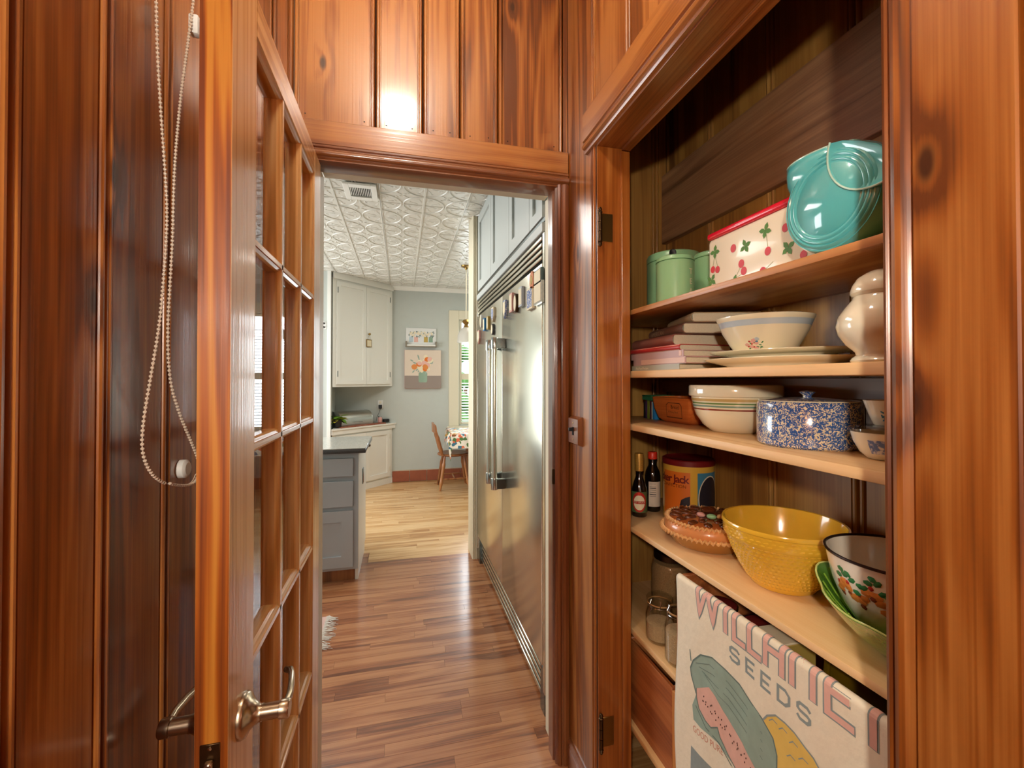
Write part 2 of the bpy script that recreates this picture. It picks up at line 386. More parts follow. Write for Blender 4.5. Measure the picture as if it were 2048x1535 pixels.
def flat(g, poly, fn, sub=0):
    """fill a 2-D outline (with optional cuts for bending) and send it through fn(p,q)->xyz"""
    bm = bmesh.new(); vs = [bm.verts.new((p, q, 0)) for p, q in poly]; bm.faces.new(vs)
    bmesh.ops.triangulate(bm, faces=bm.faces[:])
    if sub:
        ys = [p[0] for p in poly]; lo, hi = min(ys), max(ys)
        for i in range(1, sub): bmesh.ops.bisect_plane(bm, geom=bm.verts[:] + bm.edges[:] + bm.faces[:], plane_co=(lo + (hi - lo) * i / sub, 0, 0), plane_no=(1, 0, 0))
        zs = [p[1] for p in poly]; lo, hi = min(zs), max(zs); nz = max(2, int(sub * .7))
        for i in range(1, nz): bmesh.ops.bisect_plane(bm, geom=bm.verts[:] + bm.edges[:] + bm.faces[:], plane_co=(0, lo + (hi - lo) * i / nz, 0), plane_no=(0, 1, 0))
    bm.verts.index_update()
    v = [fn(p.co.x, p.co.y) for p in bm.verts]; f = [tuple(q.index for q in fc.verts) for fc in bm.faces]; bm.free()
    g.add(v, f)
def ell(cx, cy, rx, ry, n=24, rot=0.): return [(cx + rx * cos(t) * cos(rot) - ry * sin(t) * sin(rot), cy + rx * cos(t) * sin(rot) + ry * sin(t) * cos(rot)) for t in [2 * pi * i / n for i in range(n)]]
def stroke(g, pts, w, fn):
    """one connected ribbon along a polyline, joints mitred"""
    P_ = [Vector(pts[0])]
    for p in pts[1:]:
        if (Vector(p) - P_[-1]).length > 1e-6: P_.append(Vector(p))
    n = len(P_)
    if n < 2: return
    closed = (P_[0] - P_[-1]).length < 1e-6
    v = []
    for i, p in enumerate(P_):
        a = (p - P_[i - 1]).normalized() if i else ((p - P_[-2]).normalized() if closed else None)
        b = (P_[i + 1] - p).normalized() if i < n - 1 else ((P_[1] - p).normalized() if closed else None)
        a = a if a is not None else b; b = b if b is not None else a
        t = a + b; t = t.normalized() if t.length > 1e-4 else a
        nn = Vector((-t.y, t.x)); k = min(2.2, 1 / max(.2, abs(nn.dot(Vector((-a.y, a.x))))))
        e = Vector((0, 0)) if closed else (-a * w * .25 if i == 0 else (b * w * .25 if i == n - 1 else Vector((0, 0))))
        q = nn * (w / 2 * k); v += [fn(*(p + q + e)), fn(*(p - q + e))]
    g.add(v, [(2 * i, 2 * i + 1, 2 * i + 3, 2 * i + 2) for i in range(n - 1)])

# ------------------------------------------------------------------ shell of hall, pantry and kitchen
HZ = 2.88      # hall ceiling
KZ = 2.66      # kitchen ceiling
WL, WR, YE = -.40, .593, 1.52

def bead_board(name, s0, s1, z0, z1, fn, mat, parent, th=.016, bead0=True, bead1=True):
    """one vertical board with a beaded edge; s runs along the wall, d out of it"""
    e = .0012
    def edge(s, sg):
        return [(s + sg * e, -.008), (s + sg * .003, -.001)] + [(s + sg * (.0085 - .0055 * cos(t)), -.001 + .005 * sin(t)) for t in (pi * .2, pi * .4, pi * .6, pi * .8)] + [(s + sg * .0142, -.0055), (s + sg * .0162, -.0055), (s + sg * .018, 0.)] if True else []
    P_ = (edge(s0, 1) if bead0 else [(s0 + e, 0.)])
    Q_ = (edge(s1, -1) if bead1 else [(s1 - e, 0.)])
    poly = [(s0 + e, -th)] + P_ + Q_[::-1] + [(s1 - e, -th)]
    return G().prism(poly, lambda p, q, a: fn(p, q, a), z0, z1).build(name, mat, parent, ang=25)

# floor
fl = struct(box('floor', 'shadow_gap', None, -2.6, 2.4, -2.2, 6.2, -.06, -.004), 'oak strip floor')
unit = G().box(-.5, .5, -.5, .5, -.5, .5).mesh('plank', False)
def unit_mesh(mat):
    me = unit.copy(); me.materials.append(MATS[mat]); return me
UR, UP_ = unit_mesh('floor_red'), unit_mesh('floor_pale')
def plank(me, x0, x1, y0, y1, name='floor_plank'):
    o = link(name, me, None, fl); o.location = ((x0 + x1) / 2, (y0 + y1) / 2, -.009); o.scale = (x1 - x0 - .0008, y1 - y0 - .0008, .018); return o
rw = random.Random(3)
def strips(me, y0, y1, xa, xb, w, lo, hi):
    y = y0
    while y < y1 - .01:
        x = xa - rw.uniform(0, .5)
        while x < xb:
            ln = rw.uniform(lo, hi); xe = min(x + ln, xb)
            if xe > xa: plank(me, max(x, xa), xe, y, min(y + w, y1))
            x += ln
        y += w
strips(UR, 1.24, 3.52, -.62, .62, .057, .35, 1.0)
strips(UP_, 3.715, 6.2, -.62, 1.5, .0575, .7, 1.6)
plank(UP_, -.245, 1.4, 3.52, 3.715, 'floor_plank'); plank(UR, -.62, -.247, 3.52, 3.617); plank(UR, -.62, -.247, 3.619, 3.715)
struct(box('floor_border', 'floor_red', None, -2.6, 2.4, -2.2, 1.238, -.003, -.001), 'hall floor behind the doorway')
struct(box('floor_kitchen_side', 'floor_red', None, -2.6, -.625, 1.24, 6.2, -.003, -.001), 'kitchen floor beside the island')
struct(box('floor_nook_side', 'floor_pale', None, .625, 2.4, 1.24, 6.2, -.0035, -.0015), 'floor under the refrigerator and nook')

# hall left wall
wl = struct(box('wall_left', 'dark_gap', None, WL - .12, WL - .017, -2.2, 1.66, 0, HZ), 'knotty pine board wall behind the open door')
ys = [-2.2, -1.95, -1.7, -1.5, -1.3, -1.08, -.86, -.64, -.42, -.2, .02, .2, .36, .574, .73, .897, 1.06, 1.21, 1.37, 1.52]
for a, b in zip(ys, ys[1:]): bead_board('plank', a, b, 0, HZ, lambda s, d, z: (WL + d, s, z), 'pine_z', wl)
# hall end wall, boards over the door
we = struct(G().box(-2.6, -.29, YE + .017, 1.66, 0, KZ + .12).build('wall_end', 'sage_wall', None), 'pine board wall over the kitchen doorway')
box('wall_core', 'sage_wall', we, -.29, 2.4, YE + .10, 1.66, 2.14, KZ + .12)
box('wall_core', 'dark_gap', we, -.29, .60, YE + .017, YE + .10, 2.14, HZ)
box('wall_core', 'cream_paint', we, .5805, 2.4, 1.62, 1.66, 0, 2.14)
box('wall_core', 'dark_gap', we, .581, .592, YE + .017, 1.62, 0, 2.14)
xs = [-.40, -.336, -.086, .068, .195, .33, .574, .593]
for i, (a, b) in enumerate(zip(xs, xs[1:])):
    bd = bead_board('plank', a, b, 2.213, HZ, lambda s, d, z: (s, YE - d, z), 'pine_z', we, bead1=(i < 6), bead0=(i not in (6,)))
    if 1 <= i <= 5:
        for xx in (a + .035, b - .035):
            G().lathe([(.0022, 0), (.0022, .0005), (0, .0007)], 10, Matrix.Translation((xx, YE - .0002, 2.228 + (xx * 37 % 1) * .006)) @ Matrix.Rotation(R(90), 4, 'X')).build('nail_hole', 'dark_gap', we)
bead_board('plank', -.40, -.35, 0, 2.213, lambda s, d, z: (s, YE - d, z), 'pine_z', we)
# door head trim: plain board above, dark stepped moulding below
t1 = struct(box('trim_1', 'pine_x', None, -.40, .590, YE - .016, YE, 2.132, 2.211, c=.002), 'head board over the kitchen doorway')
hp = [(.000, 2.132), (.016, 2.132), (.016, 2.126), (.012, 2.122), (.012, 2.118)] + [(.012 + .013 * sin(t), 2.106 + .012 * cos(t)) for t in (.2, .6, 1.1, 1.57, 2.0, 2.5, 2.9)] + [(.014, 2.092), (.010, 2.088), (.010, 2.084), (-.006, 2.080), (-.02, 2.0765), (-.06, 2.0765), (-.06, 2.14), (0, 2.14)]
G().prism(hp, lambda p, q, a: (a, YE - p, q), -.35, .590).build('head_moulding', 'trim_dark_x', t1)
# right casing of the doorway, stepped profile
t2 = struct(G().prism([(.590, 0), (.590, -.018), (.584, -.022), (.574, -.024), (.566, -.018), (.566, -.014), (.562, -.014), (.556, -.020), (.549, -.014), (.549, -.008), (.541, -.004), (.545, .012), (.537, .014), (.537, .060), (.590, .060)], lambda p, q, a: (p, YE + q, a), 0, 2.09).build('trim_2', 'trim_dark_z', None, ang=25), 'dark stepped casing beside the kitchen doorway')
G().cbox(.535, .546, YE + .010, YE + .016, 1.00, 1.055, c=.001).build('strike_plate', 'bronze', t2)
G().prism([(-.35, 0), (-.35, -.018), (-.285, -.018), (-.275, -.008), (-.268, .014), (-.268, .060), (-.35, .060)], lambda p, q, a: (p, YE + q, a), 0, 2.07).build('left_casing', 'trim_dark_z', t2)
t3 = struct(box('trim_3', 'cream_paint', None, .556, .580, YE + .0605, 1.675, 0, 2.098, c=.003), 'cream painted jamb of the kitchen doorway')
box('head_jamb', 'cream_paint', t3, -.268, .5555, YE + .0605, 1.675, 2.098, 2.125, c=.003)
box('hinge_jamb', 'cream_paint', t3, -.292, -.268, YE + .062, 1.675, 0, 2.098, c=.003)

# hall right wall with the pantry opening
PY0, PY1, PZ = .421, 1.269, 2.115
wr = struct(box('wall_right', 'dark_gap', None, WR + .017, WR + .035, PY1 + .02, YE + .017, 0, HZ), 'pine board wall around the pantry opening')
box('wall_core', 'dark_gap', wr, WR + .017, WR + .035, .28, PY1 + .02, PZ + .03, HZ)
box('wall_core', 'dark_gap', wr, WR + .017, WR + .035, -2.2, .30, 0, HZ)
rf = lambda s, d, z: (WR - d, s, z)
bead_board('plank', 1.297, YE - .001, 0, HZ, rf, 'pine_z', wr, bead1=False)
bead_board('plank', PY1 + .002, 1.297, 0, 2.14, rf, 'jamb_z', wr, bead0=False)
ys = [.28, .47, .66, .85, 1.072, 1.297]
for a, b in zip(ys, ys[1:]): bead_board('plank', a, b, 2.14, HZ, rf, 'pine_z', wr)
ys = [-2.2, -1.9, -1.6, -1.35, -1.1, -.85, -.6, -.4, -.2, -.02, .12, .288]
for a, b in zip(ys, ys[1:]): bead_board('plank', a, b, 0, HZ, rf, 'pine_z', wr)
# pantry casing: head board with moulded lower edge, near upright
mould = [(0, 0), (.010, .001), (.013, .006), (.010, .010), (.010, .013)] + [(.010 + .011 * sin(t), .022 - .009 * cos(t)) for t in (.4, .9, 1.57, 2.2, 2.7)] + [(.012, .034), (.012, .037), (.018, .040)]
t4 = struct(G().prism([(-q_, p_) for p_, q_ in []] or [(p_, q_) for p_, q_ in mould] + [(.018, .128), (.016, .130), (0, .130)], lambda p, q, a: (WR - p, a, PZ + .006 + q), .27, 1.342).build('trim_4', 'pine_y', None, ang=25), 'moulded head casing over the pantry')
t5 = struct(G().prism([(p_, q_) for p_, q_ in mould] + [(.018, .128), (.016, .130), (0, .130)], lambda p, q, a: (WR - p, PY0 - q, a), 0, PZ + .006).build('trim_5', 'pine_z', None, ang=25), 'wide moulded casing beside the pantry')
# jambs
t6 = struct(box('trim_6', 'jamb_z', None, WR, .702, PY1, PY1 + .022, 0, PZ, c=.001), 'orange pine jamb of the pantry with old hinges')
box('door_stop', 'jamb_z', t6, .672, .702, PY1 - .010, PY1, 0, PZ - .010, c=.002)
def hinge(z0, z1):
    g = G().cbox(.602, .645, PY1 - .0022, PY1, z0, z1, c=.0008); o = g.build('hinge_leaf', 'brass_old', t6)
    g = G(); h = z1 - z0
    for k in range(3): g.lathe([(.0062, z0 + h * k / 3 + .001), (.0066, z0 + h * k / 3 + .003), (.0066, z0 + h * (k + 1) / 3 - .003), (.0062, z0 + h * (k + 1) / 3 - .001)], 16, Matrix.Translation((.600, PY1 - .006, 0)))
    for zz, sg in ((z1, 1), (z0, -1)): g.lathe([(.006, zz), (.0075, zz + sg * .003), (.0045, zz + sg * .006), (.0065, zz + sg * .010), (.004, zz + sg * .016), (0, zz + sg * .018)], 16, Matrix.Translation((.600, PY1 - .006, 0)))
    g.build('hinge_knuckle', 'bronze', t6)
hinge(1.815, 1.903); hinge(.245, .335)
t7 = struct(box('trim_7', 'pine_y', None, WR, .702, PY0 - .02, PY1 + .022, PZ, PZ + .02, c=.001), 'head jamb of the pantry')
box('door_stop', 'pine_y', t7, .672, .702, PY0, PY1 - .01, PZ - .010, PZ, c=.002)
struct(box('trim_8', 'jamb_z', None, WR, .702, PY0 - .022, PY0, 0, PZ, c=.001), 'near jamb of the pantry')
# pantry interior
BX, YP, YN = 1.03, 1.56, .14
wp = struct(box('wall_pantry_back', 'dark_gap', None, BX + .016, BX + .06, YN, 1.64, 0, HZ), 'dark pine board back of the pantry')
ys = [YN, .36, .58, .80, 1.045, 1.30, YP]
for a, b in zip(ys, ys[1:]): bead_board('plank', a, b, 0, HZ, lambda s, d, z: (BX - d, s, z), 'pantry_z', wp)
box('cleat_board', 'pantry_y', wp, BX - .022, BX, YN, YP, 1.922, 2.195, c=.002)
box('cleat_board', 'pantry_y', wp, BX - .022, BX, YN, YP, 1.335, 1.386, c=.002)
ws = struct(box('wall_pantry_side', 'dark_gap', None, WR + .035, BX + .016, YP + .016, 1.62, 0, HZ), 'far side boards of the pantry')
for a, b in zip([WR + .035, .80, .98], [.80, .98, BX]): bead_board('plank', a, b, 0, HZ, lambda s, d, z: (s, YP - d, z), 'pantry_z', ws, bead1=(b < 1))
struct(box('wall_pantry_near', 'pantry_z', None, WR + .035, BX + .016, YN - .05, YN, 0, HZ), 'near side of the pantry')
# remaining hall and kitchen shell
w2_ = struct(thing('added_window_2', 'unseen casing added around the kitchen side light', 'window')); del w2_['category']  # casing only, added around the side area light
for y0, y1, z0, z1 in ((3.10, 3.20, .75, 2.25), (5.40, 5.50, .75, 2.25), (3.20, 5.40, .75, .85), (3.20, 5.40, 2.15, 2.25)): box('casing', 'cream_paint', w2_, -2.6, -2.57, y0, y1, z0, z1, c=.004)
w3_ = struct(thing('added_window_3', 'unseen casing added around the fill light behind the viewpoint', 'window')); del w3_['category']  # casing only, added around the area light behind the camera
for x0, x1, z0, z1 in ((-.40, -.35, 1.05, 2.15), (.35, .40, 1.05, 2.15), (-.35, .35, 1.05, 1.10), (-.35, .35, 2.10, 2.15)): box('casing', 'cream_paint', w3_, x0, x1, -2.2, -2.17, z0, z1, c=.004)
struct(box('ceiling', 'cream_paint', None, -.52, 1.1, -2.2, 1.66, HZ, HZ + .06), 'hall ceiling')
struct(box('wall_back', 'sage_wall', None, -.52, 1.1, -2.26, -2.2, 0, HZ), 'wall at the far end behind the camera')
struct(box('wall_kitchen_left', 'sage_wall', None, -2.66, -2.6, 1.52, 6.3, 0, KZ + .1), 'left wall of the kitchen')
struct(box('wall_kitchen_right', 'sage_wall', None, 2.4, 2.46, 1.6, 6.3, 0, KZ + .1), 'right wall of the breakfast nook')
KY = 6.2; WX0, WX1, WZ0, WZ1 = .79, 1.62, .76, 2.23
wk = struct(box('wall_far', 'sage_wall', None, -2.6, WX0, KY, KY + .12, 0, KZ + .1), 'grey green kitchen wall with the pictures')
box('wall_panel', 'sage_wall', wk, WX1, 2.4, KY, KY + .12, 0, KZ + .1); box('wall_panel', 'sage_wall', wk, WX0, WX1, KY, KY + .12, 0, WZ0); box('wall_panel', 'sage_wall', wk, WX0, WX1, KY, KY + .12, WZ1, KZ + .1)
G().prism([(0, 0), (.012, 0), (.016, .012), (.030, .030), (.045, .040), (.048, .052), (0, .052)], lambda p, q, a: (a, KY - p, KZ - .055 + q), -.12, 2.4).build('crown_moulding', 'white_paint', wk)
wn = struct(box('wall_kitchen_return', 'sage_wall', None, -2.6, -.84, 5.52, KY, 0, KZ + .1), 'pale wall beside the corner cupboard')
box('corner_trim', 'white_paint', wn, -.84, -.80, 5.50, 5.56, 0, KZ, c=.003)
# tile baseboard
bb = struct(box('baseboard_far', 'grout', None, -.12, 2.4, KY - .010, KY, 0, .160), 'red clay tile baseboard')
tm = G().cbox(-.112, .112, -.007, .007, -.072, .072, c=.003).mesh('tile'); tm.materials.append(MATS['tile_red'])
for i in range(11): link('tile', tm, None, bb, (-.005 + i * .231, KY - .015, .077))

# tin ceiling of the kitchen
ck = struct(box('ceiling_kitchen', 'canvas_edge', None, -2.66, 2.46, 1.63, 6.3, KZ + .006, KZ + .10), 'pressed tin kitchen ceiling')
def tin_tile():
    bm = bmesh.new(); h = .305
    g = G()
    g.box(-h, h, -h, h, -.0015, .004)
    for i in (-1, 0, 1):
        for j in (-1, 0, 1):
            cx, cy = i * h, j * h
            g.add(*[x for x in (lambda q: (q.v, q.f))(G().lathe([(.140, 0), (.143, -.005), (.148, -.005), (.151, 0)], 28, Matrix.Translation((cx, cy, -.0015)), cap=False))])
            for k in range(8):
                t = pi / 8 + k * pi / 4
                q = G().blob((cx + .075 * cos(t), cy + .075 * sin(t), -.0015), (.034, .010, .004), 1, Matrix.Rotation(t, 4, 'Z')); g.add(q.v, q.f)
                q = G().blob((cx + .112 * cos(t), cy + .112 * sin(t), -.0015), (.010, .019, .004), 1, Matrix.Rotation(t, 4, 'Z')); g.add(q.v, q.f)
    for i in (-.5, .5):
        for j in (-.5, .5):
            for k in range(4):
                t = k * pi / 2 + pi / 4
                for rr, sz in ((.024, (.017, .010, .006)), (.050, (.013, .013, .006))):
                    q = G().blob((i * h + rr * cos(t), j * h + rr * sin(t), -.0015), sz, 1, Matrix.Rotation(t, 4, 'Z')); g.add(q.v, q.f)
    for i in (-1, 0, 1):
        g.prism([(-.008, 0), (-.006, -.006), (.006, -.006), (.008, 0)], lambda p, q, a, i=i: (i * h + p, a, q - .0015), -h, h)
    g.prism([(-.003, 0), (0, -.004), (.003, 0)], lambda p, q, a: (a, p, q - .0015), -h, h)
    me = g.mesh('tin_tile'); bm.from_mesh(me)
    for co, no in (((h - .0012, 0, 0), (1, 0, 0)), ((-h + .0012, 0, 0), (-1, 0, 0)), ((0, h - .0016, 0), (0, 1, 0)), ((0, -h + .0016, 0), (0, -1, 0))):
        bmesh.ops.bisect_plane(bm, geom=bm.verts[:] + bm.edges[:] + bm.faces[:], plane_co=co, plane_no=no, clear_outer=True)
    bm.to_mesh(me); bm.free(); finish(me, True, 40); me.materials.append(MATS['tin_white']); return me
tmesh = tin_tile()
for i in range(-1, 5):
    for j in range(-4, 3):
        x = -.455 + .61 * (i - .5) + .305; y = 4.195 + .61 * j + .305
        if y + .3 < KY + .02 and x < 2.1: link('tin_tile', tmesh, None, ck, (x, y, KZ + .001))
    link('tin_tile', tmesh, None, ck, (x, 6.111, KZ + .001)).scale = (1, .28, 1)

# far window
wd = struct(thing('window_1', 'double hung window with white blinds', 'window'), 'white framed window with blinds beside the pictures')
del wd['category']
for b_ in ((WX0 - .15, WX0 - .01, WZ0 - .02, WZ1 + .13), (WX1 + .01, WX1 + .15, WZ0 - .02, WZ1 + .13), (WX0 - .01, WX1 + .01, WZ1 + .005, WZ1 + .13)): box('casing', 'cream_paint', wd, b_[0], b_[1], KY - .022, KY, b_[2], b_[3], c=.004)
box('sill', 'cream_paint', wd, WX0 - .17, WX1 + .17, KY - .06, KY, WZ0 - .05, WZ0 - .02, c=.005)
for b_ in ((WX0, WX0 + .035, WZ0, WZ1), (WX1 - .035, WX1, WZ0, WZ1), (WX0 + .035, WX1 - .035, WZ1 - .035, WZ1), (WX0 + .035, WX1 - .035, WZ0, WZ0 + .03), (WX0 + .035, WX1 - .035, 1.39, 1.475)): box('sash', 'cream_paint', wd, b_[0], b_[1], KY + .02, KY + .07, b_[2], b_[3], c=.003)
for z0, z1 in ((WZ0 + .03, 1.39), (1.475, WZ1 - .035)):
    box('pane', 'pane_glass', wd, WX0 + .035, WX1 - .035, KY + .055, KY + .060, z0, z1)
sm = G().cbox(-.375, .375, -.017, .017, -.0012, .0012, c=.0008).mesh('blind_slat'); sm.materials.append(MATS['blind_white'])
for z0, z1 in ((WZ0 + .035, 1.385), (1.48, 2.04)):
    n = int((z1 - z0) / .040)
    for k in range(n): link('blind_slat', sm, None, wd, ((WX0 + WX1) / 2, KY + .035, z0 + .02 + k * .040), (R(22), 0, 0))
# greenery outside the window
for i, (x, y, z, r_) in enumerate(((.5, 8.2, .9, .7), (1.5, 10.6, 1.2, .9), (2.9, 8.6, .8, .7))):
    tr_ = thing('garden_shrub', ['round green garden shrub beyond the blinds', 'taller green garden shrub beyond the blinds', 'low green garden shrub at the edge beyond the blinds'][i], 'shrub', (x, y, 0))
    g = G()
    for k in range(70):
        t, u_ = random.uniform(0, 2 * pi), random.uniform(-.9, 1); rr = r_ * math.sqrt(max(0, 1 - u_ * u_))
        g.blob((rr * cos(t), rr * sin(t), z + r_ * u_), random.uniform(.12, .22), 1)
    g.build('foliage', 'leaf_green', tr_); G().tube([(0, 0, 0), (0, 0, z)], .05, 8).build('trunk', 'chair_wood', tr_)
struct(box('ground', 'leaf_green', None, -6, 8, 6.4, 14, -.3, -.1), 'garden ground outside')

# ------------------------------------------------------------------ glazed door
DX0, DX1 = -.299, -.254
dm = (DX0 + DX1) / 2
dr = struct(thing('door_1', 'open glazed pine door standing along the hall wall', 'door')); del dr['category']
def stick(e):   # moulded edge toward the glass, from face to mid-depth
    return [(0, DX1), (e * .003, DX1), (e * .004, DX1 - .0035), (e * .009, DX1 - .006), (e * .012, DX1 - .011), (e * .012, dm + .004), (e * .012, dm - .004), (e * .012, DX0 + .011), (e * .009, DX0 + .006), (e * .004, DX0 + .0035), (e * .003, DX0), (0, DX0)]
YA, YB, ZA, ZB = .884, 1.412, .15, 1.992
fy = lambda p, q, a: (q, p, a)
G().prism([(.76, DX0), (.76, DX1), (YA - .012, DX1)] + [(YA - .012 + p, q) for p, q in stick(1)][1:-1] + [(YA - .012, DX0)], fy, .012, 2.07).build('stile', 'door_z', dr, ang=25)
box('edge_band', 'door_edge_z', dr, DX0 + .0004, DX1 - .0004, .7592, .7602, .013, 2.069)
G().prism([(1.515, DX0), (1.515, DX1), (YB + .012, DX1)] + [(YB + .012 + p, q) for p, q in stick(-1)][1:-1] + [(YB + .012, DX0)], fy, .012, 2.07).build('stile', 'door_z', dr, ang=25)
fz = lambda p, q, a: (q, a, p)
G().prism([(2.07, DX0), (2.07, DX1), (ZB + .012, DX1)] + [(ZB + .012 + p, q) for p, q in stick(-1)][1:-1] + [(ZB + .012, DX0)], fz, YA - .006, YB + .006).build('rail', 'door_y', dr, ang=25)
G().prism([(.012, DX0), (.012, DX1), (ZA - .012, DX1)] + [(ZA - .012 + p, q) for p, q in stick(1)][1:-1] + [(ZA - .012, DX0)], fz, YA - .006, YB + .006).build('rail', 'door_y', dr, ang=25)
mun = [(.005, DX1 - .001), (-.005, DX1 - .001), (-.0055, DX1 - .004), (-.011, DX1 - .007), (-.014, DX1 - .012), (-.014, DX0 + .012), (-.011, DX0 + .007), (-.0055, DX0 + .004), (-.005, DX0 + .001), (.005, DX0 + .001), (.0055, DX0 + .004), (.011, DX0 + .007), (.014, DX0 + .012), (.014, DX1 - .012), (.011, DX1 - .007), (.0055, DX1 - .004)]
MY = [1.065, 1.250]; MZ = [.512, .884, 1.262, 1.628]
for y in MY: G().prism([(p + y, q) for p, q in mun], fy, ZA - .006, ZB + .006).build('muntin', 'door_z', dr, ang=25)
for z in MZ: G().prism([(p + z, q) for p, q in mun], fz, YA - .006, YB + .006).build('muntin', 'door_y', dr, ang=25)
yb = [YA] + MY + [YB]; zb = [ZA] + MZ + [ZB]
for i in range(3):
    for j in range(5): box('pane', 'pane_glass', dr, dm - .002, dm + .002, yb[i] + .012, yb[i + 1] - .012, zb[j] + .012, zb[j + 1] - .012)
# lever handles on both faces
HY, HZc = .822, .826
def lever(sg, x):
    """sg=+1 toward hall; parts of the door"""
    Mx = Matrix.Translation((x, HY, HZc)) @ Matrix.Rotation(R(90) * sg, 4, 'Y')
    g = G().lathe([(0, 0), (.0345, 0), (.0345, .004), (.032, .009), (.024, .013), (.017, .020), (.0135, .026), (.0135, .030)], 40, Mx)
    h = g.build('handle_rose', 'nickel', dr)
    G().lathe([(.0125, .026), (.0125, .056), (.0145, .057), (.0145, .070), (.013, .072), (0, .072)], 32, Mx).build('lever_neck', 'nickel', h)
    xx = x + sg * .063; g = G()
    pts = [(xx, HY + .004, HZc), (xx + sg * .002, HY + .03, HZc + .002), (xx - sg * .002, HY + .06, HZc + .003), (xx - sg * .008, HY + .09, HZc + .001), (xx - sg * .014, HY + .108, HZc - .001), (xx - sg * .022, HY + .113, HZc - .002)]
    ringv = []; 
    for i, p in enumerate(pts):
        w = .0095 - .0006 * i; th = .0055
        for k in range(12):
            q = 2 * pi * k / 12; ringv.append((p[0] + th * cos(q), p[1] + (th * .3 * cos(q) if i > 3 else 0), p[2] + w * sin(q)))
    f = [(i * 12 + k, i * 12 + (k + 1) % 12, (i + 1) * 12 + (k + 1) % 12, (i + 1) * 12 + k) for i in range(len(pts) - 1) for k in range(12)] + [tuple(range(11, -1, -1)), tuple(range(60, 72))]
    G().add(ringv, f).build('lever', 'nickel', h)
lever(1, DX1); lever(-1, DX0)
box('latch_plate', 'bronze', dr, DX0 + .008, DX1 - .010, .7568, .7596, .772, .834, c=.0008)
G().cbox(DX0 + .016, DX1 - .017, .747, .757, .792, .812, c=.002).build('latch_bolt', 'nickel', dr)
for z in (.828, .778): G().lathe([(.003, 0), (.003, .0008), (0, .0016)], 12, Matrix.Translation((dm - .001, .7568, z)) @ Matrix.Rotation(R(90), 4, 'X')).build('screw', 'nickel', dr)

# roller-shade bead chain hanging on the left wall
cp = [(.791, 2.30), (.791, 2.017), (.794, 1.972), (.801, 1.883), (.809, 1.785), (.814, 1.715), (.818, 1.653), (.812, 1.587), (.805, 1.529), (.799, 1.466), (.780, 1.38), (.764, 1.306), (.768, 1.265), (.799, 1.229), (.85, 1.205), (.915, 1.190), (.942, 1.200), (.946, 1.224), (.922, 1.257), (.865, 1.321), (.825, 1.38), (.812, 1.459), (.815, 1.538), (.822, 1.604), (.826, 1.67), (.836, 1.741), (.857, 1.837), (.88, 1.939), (.892, 2.002), (.901, 2.063), (.904, 2.12), (.906, 2.30)]
sc_ = thing('shade_chain', 'long looped bead chain of a roller shade beside the open door', 'chain', (-.368, .85, 1.187))
def resample(pts, step):
    out = [Vector(pts[0])]; rest = 0.
    for a, b in zip(pts, pts[1:]):
        a, b = Vector(a), Vector(b); l = (b - a).length; d = step - rest
        while d <= l: out.append(a + (b - a) * d / l); d += step
        rest = (rest + l) % step
    return out
def smooth_pts(pts, n=2):
    for _ in range(n):
        q = [pts[0]]
        for a, b in zip(pts, pts[1:]): q += [(a[0] * .75 + b[0] * .25, a[1] * .75 + b[1] * .25), (a[0] * .25 + b[0] * .75, a[1] * .25 + b[1] * .75)]
        pts = q + [pts[-1]]
    return pts
sp_ = smooth_pts(cp); g = G()
for i, p in enumerate(resample(sp_, .0068)):
    q = i / 330.; g.blob((.004 * sin(p.y * 9) + (.005 if i > 165 else 0), p.x - .85, p.y - 1.187), .0029, 1)
o = g.build('beads', 'chain_bead', sc_); o['kind'] = 'stuff'
G().tube([(.004 * sin(p[1] * 9) + (.005 if i > len(sp_) * .52 else 0), p[0] - .85, p[1] - 1.187) for i, p in enumerate(sp_)], .0009, 5).build('cord', 'chain_bead', sc_)
G().cbox(-.004, .012, .048, .064, .815, .850, c=.003, seg=2).build('connector', 'white_plastic', sc_)
G().lathe([(0, 0), (.017, 0), (.017, .010), (.012, .014), (0, .014)], 24, Matrix.Translation((-.0315, .098, .028)) @ Matrix.Rotation(R(90), 4, 'Y')).build('tensioner', 'white_plastic', sc_)

b1 = struct(G().prism([(0, 0), (.014, 0), (.014, .070), (.010, .078), (.012, .084), (.006, .094), (0, .096)], lambda p, q, a: (WR - p, a, q), 1.300, YE - .002).build('baseboard_right', 'trim_dark_x', None), 'dark stained baseboard of the pine wall')
# light switch
sw = thing('light_switch', 'wood plate light switch with black toggle on the pine wall', 'switch', (WR, 1.428, 1.155))
G().prism([(0, 0), (-.004, .001), (-.018, .008), (-.018, .092), (-.004, .099), (0, .100)], lambda p, q, a: (p, a, q), -.042, .042).build('plate', 'trim_dark_z', sw)
G().cbox(-.0195, -.0175, -.007, .007, .036, .064, c=.0006).build('slot', 'dark_gap', sw)
G().cbox(-.034, -.018, -.0045, .0045, .050, .062, c=.0015).build('toggle', 'black_plastic', sw)
for z in (.022, .078): G().lathe([(.003, 0), (.003, .001), (0, .0018)], 12, Matrix.Translation((-.018, 0, z)) @ Matrix.Rotation(R(-90), 4, 'Y')).build('screw', 'brass_old', sw)

